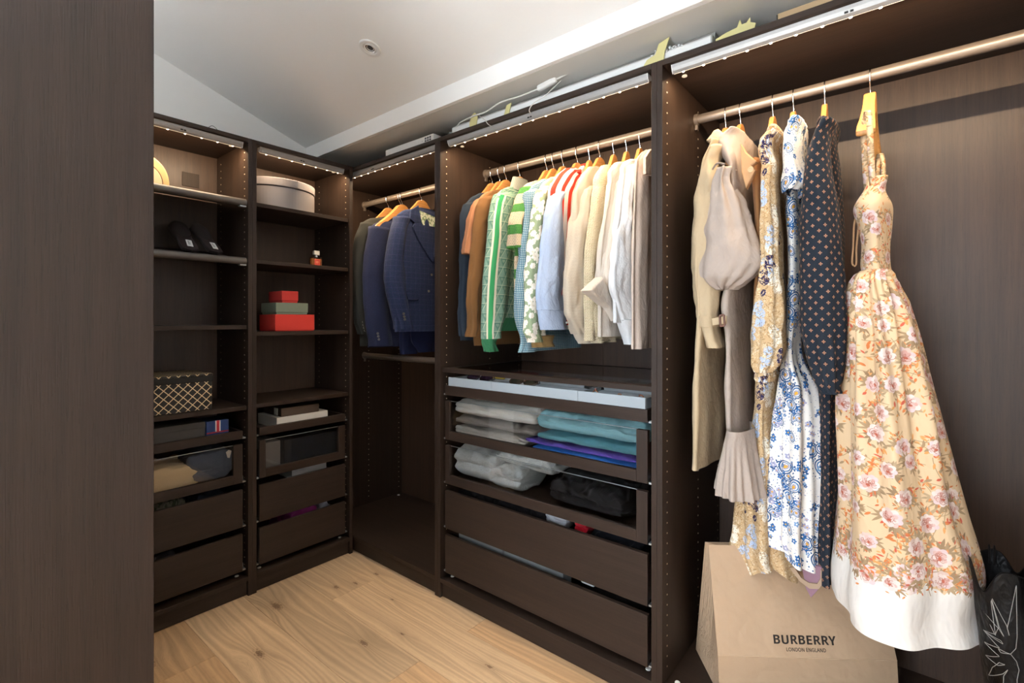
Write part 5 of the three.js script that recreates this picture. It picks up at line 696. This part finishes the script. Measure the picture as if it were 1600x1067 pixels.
  const spiral = []; for (let i = 0; i <= 70; i++) { const q = i / 70 * 15, k = 0.25 + 0.75 * i / 70; spiral.push(V3(0.943 + 0.004 * Math.sin(q * 2), 0.594 + 0.062 * k * Math.sin(q), -0.17 + 0.11 * k * Math.cos(q))); }
  const roll = thing('rolled_jacket', 'grey tweed jacket rolled up behind the lower glass front', 'jacket', [0.86, 0.5185, -0.19], lw);
  wpart(roll, 'roll', softSlab(0.698, 0.94, 0.519, 0.672, -0.3, -0.042, { lump: 0.006, seed: 61, e: 2.5 }), tw); 
  wpart(roll, 'rolled_edge', tube(spiral, 0.0075, 220, 8), tw); wpart(roll, 'loose_fold', softSlab(0.9, 1.06, 0.519, 0.62, -0.24, -0.046, { lump: 0.016, seed: 64, e: 2.2 }), tw); wpart(roll, 'sleeve_end', softSlab(0.93, 1.2, 0.62, 0.668, -0.25, -0.06, { lump: 0.014, seed: 68, e: 2.2, tilt: -0.012 }), tw);
  softThing('dark_sweater', 'black folded sweater behind the lower glass front', 'sweater', knitted({ color: 0x1f1c1c }), [1.2, 1.5, 0.5185, 0.62, -0.3, -0.05], { lump: 0.016, seed: 71, e: 2.3 }, lw); softThing('dark_sweater', 'dark plum folded sweater, furthest back of those behind the lower glass front', 'sweater', knitted({ color: 0x2a2226 }), [1.08, 1.4, 0.5185, 0.64, -0.5, -0.31], { lump: 0.014, seed: 74, e: 2.3 }, lw);
  // glimpses above the plain drawers
  const pd = 'clothes in the plain middle drawers';
  softThing('dark_clothes', 'black garment filling the left of the upper plain drawer', 'clothes', cloth({ color: 0x161417 }), [0.702, 1.2, 0.33, 0.483, -0.3, -0.06], { lump: 0.016, seed: 81 }, pd); softThing('red_socks', 'bright red socks peeping over the upper plain drawer', 'socks', knitted({ color: 0xb3182a }), [1.3, 1.35, 0.43, 0.488, -0.16, -0.07], { lump: 0.008, seed: 84, nx: 24 }, pd); softThing('white_cloth', 'white cloth peeping over the upper plain drawer beside the red socks', 'clothes', cloth({ color: 0xb9bcc2 }), [1.17, 1.26, 0.43, 0.486, -0.16, -0.07], { lump: 0.008, seed: 86, nx: 24 }, pd); softThing('dark_clothes', 'dark blue garment at the right of the upper plain drawer', 'clothes', cloth({ color: 0x15161d }), [1.36, 1.57, 0.33, 0.48, -0.3, -0.06], { lump: 0.014, seed: 88 }, pd);
  { const t = thing('shoe_tree', 'pale grey curved plastic bars lying in the lowest wide drawer', 'shoe tree', [0.98, 0.132, -0.1]); wpart(t, 'bar', plate('z', -0.1, 0.05, [[0.7, 0.1325], [0.7, 0.286], [0.705, 0.289], [0.955, 0.281], [0.955, 0.1325]], 0.002), paper(0x9da2a4)); wpart(t, 'bar', plate('z', -0.1, 0.05, [[0.962, 0.1325], [0.962, 0.284], [1.02, 0.272], [1.1, 0.268], [1.18, 0.274], [1.25, 0.287], [1.256, 0.1325]], 0.002), paper(0x9da2a4)); wpart(t, 'joint', solid(0.953, 0.1325, -0.128, 0.964, 0.291, -0.07), paper(0x8a8f92)); }
  softThing('dark_clothes', 'dark garment with a white label in the lowest wide drawer', 'clothes', cloth({ color: 0x1a1718 }), [1.33, 1.55, 0.14, 0.272, -0.3, -0.06], { lump: 0.012, seed: 91 }, pd);
  { const t = thing('care_label', 'small white woven label on the dark garment in the lowest wide drawer', 'label', [1.36, 0.26, -0.07]); wpart(t, 'tag', softSlab(1.335, 1.385, 0.266, 0.286, -0.11, -0.06, { lump: 0.003, nx: 16, n: 20 }), cloth({ color: 0xcdd2d4 })); }
}

// ------------------------------------------------------------------ things lying on top of the wardrobes
{
  const t = thing('led_driver', 'slim white LED driver with a printed label on the wardrobe top', 'power supply', [0.41, 2.008, -0.045]); wpart(t, 'housing', solid(0.235, 2.008, -0.075, 0.588, 2.05, -0.025, 0.003), M.white);
  const lab = tex(canvas(256, 64, (x, w, h) => { x.fillStyle = '#e9e7e3'; x.fillRect(0, 0, w, h); x.fillStyle = '#44484c'; for (let i = 0; i < 3; i++) for (let j = 0; j < 2; j++) x.fillRect(126 + i * 40, 6 + j * 28, 32, 22); x.fillStyle = '#8d9194'; x.font = '20px sans-serif'; x.fillText('CE', 72, 44); })); const g = new THREE.BoxGeometry(0.1, 0.026, 0.0012); wpart(t, 'label', g.translate(0.53, 2.032, -0.0248), std({ map: lab, roughness: 0.6 }));
  // long white and silver blind rails
  const rail = (label, y0, y1, z0, z1, x0, x1, m) => { const q = thing('blind_rail', label, 'rail', [(x0 + x1) / 2, y0, (z0 + z1) / 2], 'blind rails on the wardrobe top'); const h = y1 - y0, pr = [[z0, y0], [z1, y0], [z1, y0 + h * 0.28], [z1 - 0.006, y0 + h * 0.34], [z1 - 0.006, y0 + h * 0.46], [z1, y0 + h * 0.52], [z1, y0 + h * 0.86], [z1 - 0.005, y1], [z0, y1]]; wpart(q, 'extrusion', plate('x', (x0 + x1) / 2, x1 - x0, pr, 0), m); for (const x of [x0 - 0.002, x1 + 0.002]) wpart(q, 'end_cap', plate('x', x, 0.004, pr.map(([a, b]) => [a, b]), 0.0006), std({ color: 0x9a9a96, roughness: 0.5 })); return q; };
  rail('white lower blind rail along the front of the wardrobe top', 2.008, 2.058, -0.085, -0.045, 0.69, 1.79, std({ color: 0xe4e4e2, roughness: 0.4 }));
  rail('silver blind rail behind the white one, ending in a grey cap', 2.008, 2.087, -0.13, -0.087, 0.68, 1.785, M.alu);
  { const b = thing('bubble_wrap', 'scrap of bubble wrap round the blind rails beside the tape', 'wrapping', [1.67, 2.05, -0.065]); const l = []; reseed(8); for (let i = 0; i < 150; i++) { const s = new THREE.SphereGeometry(rr(0.003, 0.0055), 8, 6); s.translate(1.6 + rr(0, 0.1), 2.05 + rr(0, 0.02), -0.068 + rr(-0.016, 0.022)); l.push(s); } wpart(b, 'bubbles', l, std({ color: 0xf2f2f2, roughness: 0.15, transmission: 0.4 })).userData.kind = 'stuff'; }
  const tp = (label, pts, z, x) => { const q = thing('tape', label, 'tape', [x, 2.01, z], 'yellow masking tape on the blind rails'); wpart(q, 'strip', plate('z', z, 0.0016, pts, 0.0004), M.tape); };
  tp('strip of yellow masking tape over the rails beside the LED driver', [[0.80, 2.012], [0.838, 2.02], [0.848, 2.066], [0.83, 2.082], [0.815, 2.076], [0.8, 2.05]], -0.04, 0.82);
  tp('narrow strip of yellow masking tape left of the cord switch', [[0.985, 2.012], [1.015, 2.02], [1.03, 2.068], [1.004, 2.064]], -0.04, 1.0);
  tp('torn yellow masking tape above the upright between the two widest wardrobes', [[1.57, 2.012], [1.648, 2.012], [1.652, 2.05], [1.668, 2.092], [1.633, 2.082], [1.622, 2.052], [1.594, 2.044]], -0.038, 1.61);
  { const q = thing('tape', 'loose crumpled piece of yellow masking tape beyond the grey rail cap', 'tape', [1.84, 2.008, -0.06], 'yellow masking tape on the blind rails'); wpart(q, 'strip', plate('z', -0.06, 0.002, [[1.80, 2.01], [1.8, 2.045], [1.83, 2.054], [1.86, 2.058], [1.868, 2.078], [1.873, 2.062], [1.885, 2.062], [1.895, 2.074], [1.896, 2.06], [1.91, 2.052], [1.9, 2.01]], 0.0005), M.tape); }
  const c = thing('cable', 'white mains cable with an inline switch along the wardrobe top', 'cable', [1.1, 2.05, -0.06]); wpart(c, 'lead', tube([[0.66, 2.02, -0.08], [0.7, 2.06, -0.06], [0.82, 2.066, -0.035], [0.9, 2.062, -0.03], [0.98, 2.078, -0.03], [1.08, 2.074, -0.03], [1.17, 2.077, -0.03]], 0.0034, 90, 10), M.cablewhite); wpart(c, 'lead', tube([[1.245, 2.086, -0.03], [1.32, 2.1, -0.04], [1.4, 2.112, -0.06], [1.47, 2.11, -0.08], [1.6, 2.093, -0.12], [1.75, 2.0935, -0.12]], 0.0034, 90, 10), M.cablewhite); wpart(c, 'switch', (() => { const g = new RoundedBoxGeometry(0.085, 0.022, 0.02, 3, 0.007); g.rotateZ(0.12); return g.translate(1.207, 2.082, -0.03); })(), M.white);
  const lead = (label, pts, r, m) => { const q = thing('lead', label, 'cable', pts[0], 'thin leads of the light bars'); wpart(q, 'wire', tube(pts, r, 60, 8), m); };
  lead('thin white lead running from the rails down to the light bar over the shirts', [[0.86, 2.06, -0.035], [0.9, 2.03, -0.012], [0.93, 2.008, 0.003], [0.945, 1.99, 0.003], [0.95, 1.985, -0.008]], 0.0016, M.cablewhite);
  lead('second thin white lead running down to the middle of the light bar', [[1.27, 2.075, -0.028], [1.21, 2.03, -0.01], [1.165, 2.008, 0.003], [1.15, 1.99, 0.003], [1.147, 1.984, -0.008]], 0.0016, M.cablewhite);
  lead('fine dark wire standing in a loop on the narrow wardrobes', [[-0.09, 2.008, 0.655], [-0.09, 2.035, 0.652], [-0.09, 2.05, 0.635], [-0.09, 2.035, 0.612], [-0.085, 2.009, 0.598]], 0.0011, M.black);
  { const q = thing('coil', 'small coil of grey lead on the wardrobe top beside the LED driver', 'cable', [0.66, 2.008, -0.06]); const p = []; for (let i = 0; i < 40; i++) { const a = i * 0.5; p.push(V3(0.655 + 0.018 * Math.cos(a) + i * 0.0006, 2.03 + 0.016 * Math.sin(a), -0.06 + 0.006 * Math.sin(a * 1.3))); } wpart(q, 'wire', tube(p, 0.0017, 240, 6), M.steel); }
  { const q = thing('carton', 'flat cardboard carton lying above the long dresses', 'box', [2.25, 2.008, -0.25]); wpart(q, 'board', solid(1.957, 2.008, -0.42, 2.55, 2.079, -0.1, 0.002), M.kraftCarton); wpart(q, 'slot', solid(1.9545, 2.014, -0.108, 1.9585, 2.076, -0.099, 0.0008), M.black); }
}

// ------------------------------------------------------------------ paper bag and boots
{
  const face = tex(canvas(1200, 1000, (x, w, h) => { const g = '#b2967a'; x.fillStyle = g; x.fillRect(0, 0, w, h); reseed(3); for (let i = 0; i < 5000; i++) { x.fillStyle = rnd() < 0.5 ? 'rgba(90,66,44,.06)' : 'rgba(230,205,175,.07)'; x.fillRect(rnd() * w, rnd() * h, rr(2, 9), 1.4); } x.fillStyle = '#17120f'; x.textAlign = 'center'; x.save(); x.translate(600, 603); x.font = 'bold 76px sans-serif'; x.letterSpacing = '-1px'; const fit = 432 / x.measureText('BURBERRY').width; x.scale(fit, 1); x.fillText('BURBERRY', 0, 0); x.restore(); x.save(); x.translate(604, 645); x.font = '29px sans-serif'; const f2 = 270 / x.measureText('LONDON ENGLAND').width; x.scale(f2, 1); x.lineWidth = 1; x.strokeStyle = '#17120f'; x.fillText('LONDON ENGLAND', 0, 0); x.strokeText('LONDON ENGLAND', 0, 0); x.restore(); }));
  const kraft = std({ color: 0xb2967a, roughness: 0.72, bumpMap: again(T.crumple, 0.6, 0.6), bumpScale: 0.004, side: THREE.DoubleSide }), printed = std({ map: face, roughness: 0.72, bumpMap: again(T.crumple, 1.4, 1.4), bumpScale: 0.003, side: THREE.DoubleSide });
  const t = thing('paper_bag', 'large kraft paper carrier bag with black lettering under the dresses', 'bag', [1.97, 0.0855, -0.14]);
  const sheet = (A, B, C2, D, uvOf, nu = 24, nv = 24, bulge = 0.004) => { const g = new THREE.PlaneGeometry(1, 1, nu, nv), p = g.attributes.position, uv = g.attributes.uv; const a = V3(...A), b = V3(...B), c = V3(...C2), d = V3(...D), nrm = b.clone().sub(a).cross(d.clone().sub(a)).normalize(); for (let i = 0; i < p.count; i++) { const u = p.getX(i) + 0.5, v = p.getY(i) + 0.5; const q = d.clone().lerp(c, u).lerp(a.clone().lerp(b, u), v); const e = 16 * u * (1 - u) * v * (1 - v); q.addScaledVector(nrm, bulge * e * n2(u * 3 + A[0] * 9, v * 3)); p.setXYZ(i, q.x, q.y, q.z); if (uvOf) { const k = uvOf(u, v); uv.setXY(i, k[0], k[1]); } else uv.setXY(i, u * 0.4, v * 0.4); } g.computeVertexNormals(); return g; };
  // a tapering carrier turned a little from the wardrobe's front; F and B are its front and back, T, C and B its top, crease and bottom
  const at = (base, along, inward, y) => [base[0] + 0.8 * along - 0.605 * inward, y, base[1] - 0.6 * along - 0.8 * inward], o0 = [1.808, -0.07];
  const FT = [at(o0, 0, 0.09, 0.497), at(o0, 0.5, 0.09, 0.497)], FC = [at(o0, -0.004, 0.002, 0.207), at(o0, 0.515, 0.002, 0.207)], FB = [at(o0, 0, 0, 0.0862), at(o0, 0.52, 0, 0.0862)], BT = [at(o0, 0.0, 0.122, 0.492), at(o0, 0.5, 0.122, 0.492)], BB = [at(o0, 0, 0.21, 0.0862), at(o0, 0.52, 0.21, 0.0862)];
  wpart(t, 'front', [sheet(FT[0], FT[1], FC[1], FC[0], (u, v) => [u, 0.32 + 0.68 * v]).toNonIndexed(), sheet(FC[0], FC[1], FB[1], FB[0], (u, v) => [u, 0.32 * v], 24, 8, 0.002).toNonIndexed()], printed);
  wpart(t, 'back', sheet(BT[1], BT[0], BB[0], BB[1]), kraft);
  for (const [k, s] of [[0, 1], [1, -1]]) { const m = (A, B, p, y) => [(A[0] + B[0]) / 2 + 0.8 * p * s, y, (A[2] + B[2]) / 2 - 0.6 * p * s], mT = m(FT[k], BT[k], 0.03, 0.49), bM = [mix(BT[k][0], BB[k][0], 0.72), 0.2, mix(BT[k][2], BB[k][2], 0.72)], mM = m(FC[k], bM, 0.012, 0.2), mB = m(FB[k], BB[k], 0, 0.0862); const q = [[BT[k], mT, mM, bM], [mT, FT[k], FC[k], mM], [bM, mM, mB, BB[k]], [mM, FC[k], FB[k], mB]]; wpart(t, 'gusset', q.map((c) => sheet(c[0], c[1], c[2], c[3], null, 8, 8, 0.002).toNonIndexed()), kraft); }
  wpart(t, 'base', sheet(BB[0], BB[1], FB[1], FB[0], null, 6, 6, 0), kraft);
  wpart(t, 'crease', tube([...Array(9)].map((_, i) => V3(mix(FC[0][0], FC[1][0], i / 8) + 0.0004, 0.207, mix(FC[0][2], FC[1][2], i / 8) + 0.0006)), 0.0009, 30, 5), std({ color: 0xc9ae90, roughness: 0.8 }));
}
{
  const leather = std({ color: 0x070607, roughness: 0.38, specularIntensity: 0.45, bumpMap: again(T.crumple, 0.22, 0.3), bumpScale: 0.002, side: THREE.DoubleSide }), stitch = std({ color: 0x8f8d88, roughness: 0.7 }), sole = std({ color: 0x1f1510, roughness: 0.6 });
  const bootRows = [[0.66, 2.408, -0.115, 0.052, 0.062], [0.6, 2.412, -0.115, 0.05, 0.06], [0.5, 2.422, -0.115, 0.052, 0.06], [0.4, 2.432, -0.114, 0.052, 0.058], [0.3, 2.44, -0.112, 0.046, 0.054], [0.2, 2.446, -0.108, 0.042, 0.05], [0.15, 2.448, -0.1, 0.042, 0.056], [0.11, 2.448, -0.09, 0.04, 0.066]];
  const surfZ = (x, y) => { let i = 0; while (i < bootRows.length - 2 && bootRows[i + 1][0] > y) i++; const a = bootRows[i], b = bootRows[i + 1], f = clamp((a[0] - y) / (a[0] - b[0])), g = a.map((v, k) => mix(v, b[k], f)); const q = clamp(Math.abs(x - g[1]) / g[3], 0, 0.97); return g[2] + g[4] * Math.pow(1 - Math.pow(q, 2.2), 1 / 2.2) + 0.0022; };
  const t = thing('boot', 'black western boot with pale flame stitching on its shaft, nearest the sundress', 'boot', [2.43, 0.0855, -0.1], 'pair of western boots');
  const rim = (p, s) => s < 0.3 ? (1 - s / 0.3) * (-0.072 * Math.exp(-Math.pow((p + 0.62) / 0.42, 2)) + 0.012 * Math.cos(2 * p + 1.2) - 0.05 * Math.exp(-Math.pow((p - 2.5) / 0.4, 2))) : 0;
  wpart(t, 'shaft', loft(bootRows, { n: 80, m: 70, top: false, wr: 0.0012, wf: 20, wy: 12, seed: 4, rim }), leather);
  const foot = loft([[0.24, 0, 0, 0.03, 0.02], [0.2, 0, 0, 0.038, 0.036], [0.12, 0, 0, 0.044, 0.046], [0.02, 0, 0, 0.038, 0.035], [-0.03, 0, 0, 0.016, 0.016]], { n: 40, bottom: true, wr: 0.0006 }); foot.rotateX(Math.PI / 2); foot.scale(1, 0.9, -1); foot.translate(2.448, 0.132, 0.03); { const i = foot.index.array; for (let k = 0; k < i.length; k += 3) { const q = i[k]; i[k] = i[k + 1]; i[k + 1] = q; } foot.computeVertexNormals(); } wpart(t, 'foot', foot, leather);
  wpart(t, 'sole', plate('y', 0.0935, 0.012, [[2.412, 0.165], [2.408, 0.08], [2.412, -0.04], [2.42, -0.15], [2.476, -0.15], [2.486, -0.04], [2.488, 0.08], [2.482, -0.165 + 0.33], [2.448, -0.215 + 0.4]].map(([x, z]) => [x, -z]), 0.002), sole);
  const st = [[[2.378, 0.554], [2.396, 0.512], [2.388, 0.596], [2.401, 0.531], [2.409, 0.517], [2.402, 0.534], [2.389, 0.596], [2.413, 0.543], [2.417, 0.524], [2.414, 0.538], [2.428, 0.635], [2.429, 0.525], [2.427, 0.499], [2.419, 0.484], [2.404, 0.479], [2.4, 0.486], [2.412, 0.484], [2.419, 0.484], [2.428, 0.472], [2.432, 0.455], [2.429, 0.433], [2.43, 0.38]], [[2.378, 0.554], [2.4, 0.531], [2.396, 0.515], [2.378, 0.509], [2.408, 0.5], [2.404, 0.506], [2.379, 0.509], [2.402, 0.488], [2.38, 0.482], [2.402, 0.469], [2.382, 0.452], [2.4, 0.447], [2.411, 0.456], [2.402, 0.455], [2.392, 0.435], [2.387, 0.41], [2.408, 0.434], [2.415, 0.447], [2.409, 0.43], [2.407, 0.38]]];
  for (const line of st) { const dense = []; for (let i = 0; i + 1 < line.length; i++) for (let k = 0; k < 5; k++) { const x = mix(line[i][0], line[i + 1][0], k / 5), y = mix(line[i][1], line[i + 1][1], k / 5); dense.push(V3(x, y, surfZ(x, y))); } wpart(t, 'stitching', tube(dense, 0.00055, dense.length * 3, 5), stitch); }
  const piping = (k) => { const pts = []; for (let i = 0; i <= 60; i++) { const p = -Math.PI + i / 60 * 6.2832, S = (v) => Math.sign(v) * Math.pow(Math.abs(v), 2 / 2.2); pts.push(V3(2.408 + 0.0525 * S(Math.sin(p)), 0.6605 + rim(p, 0) - k, -0.115 + 0.0625 * S(Math.cos(p)))); } return tube(pts, 0.0013, 120, 6, false); };
  wpart(t, 'top_piping', piping(0), leather); 
  for (const x of [2.396, 2.405]) wpart(t, 'pull_strap', tube([[x, 0.62, -0.178], [x, 0.668, -0.179], [x, 0.672, -0.174], [x, 0.662, -0.168], [x, 0.63, -0.168]], 0.0018, 30, 6), leather);
  const b2 = t.clone(); b2.name = numbered('boot'); b2.position.x += 0.118; b2.position.z += 0.035; b2.userData = { ...t.userData, label: 'black western boot cut off by the picture edge, beside its stitched fellow' }; scene.add(b2);
}

renderer.render(scene, camera);
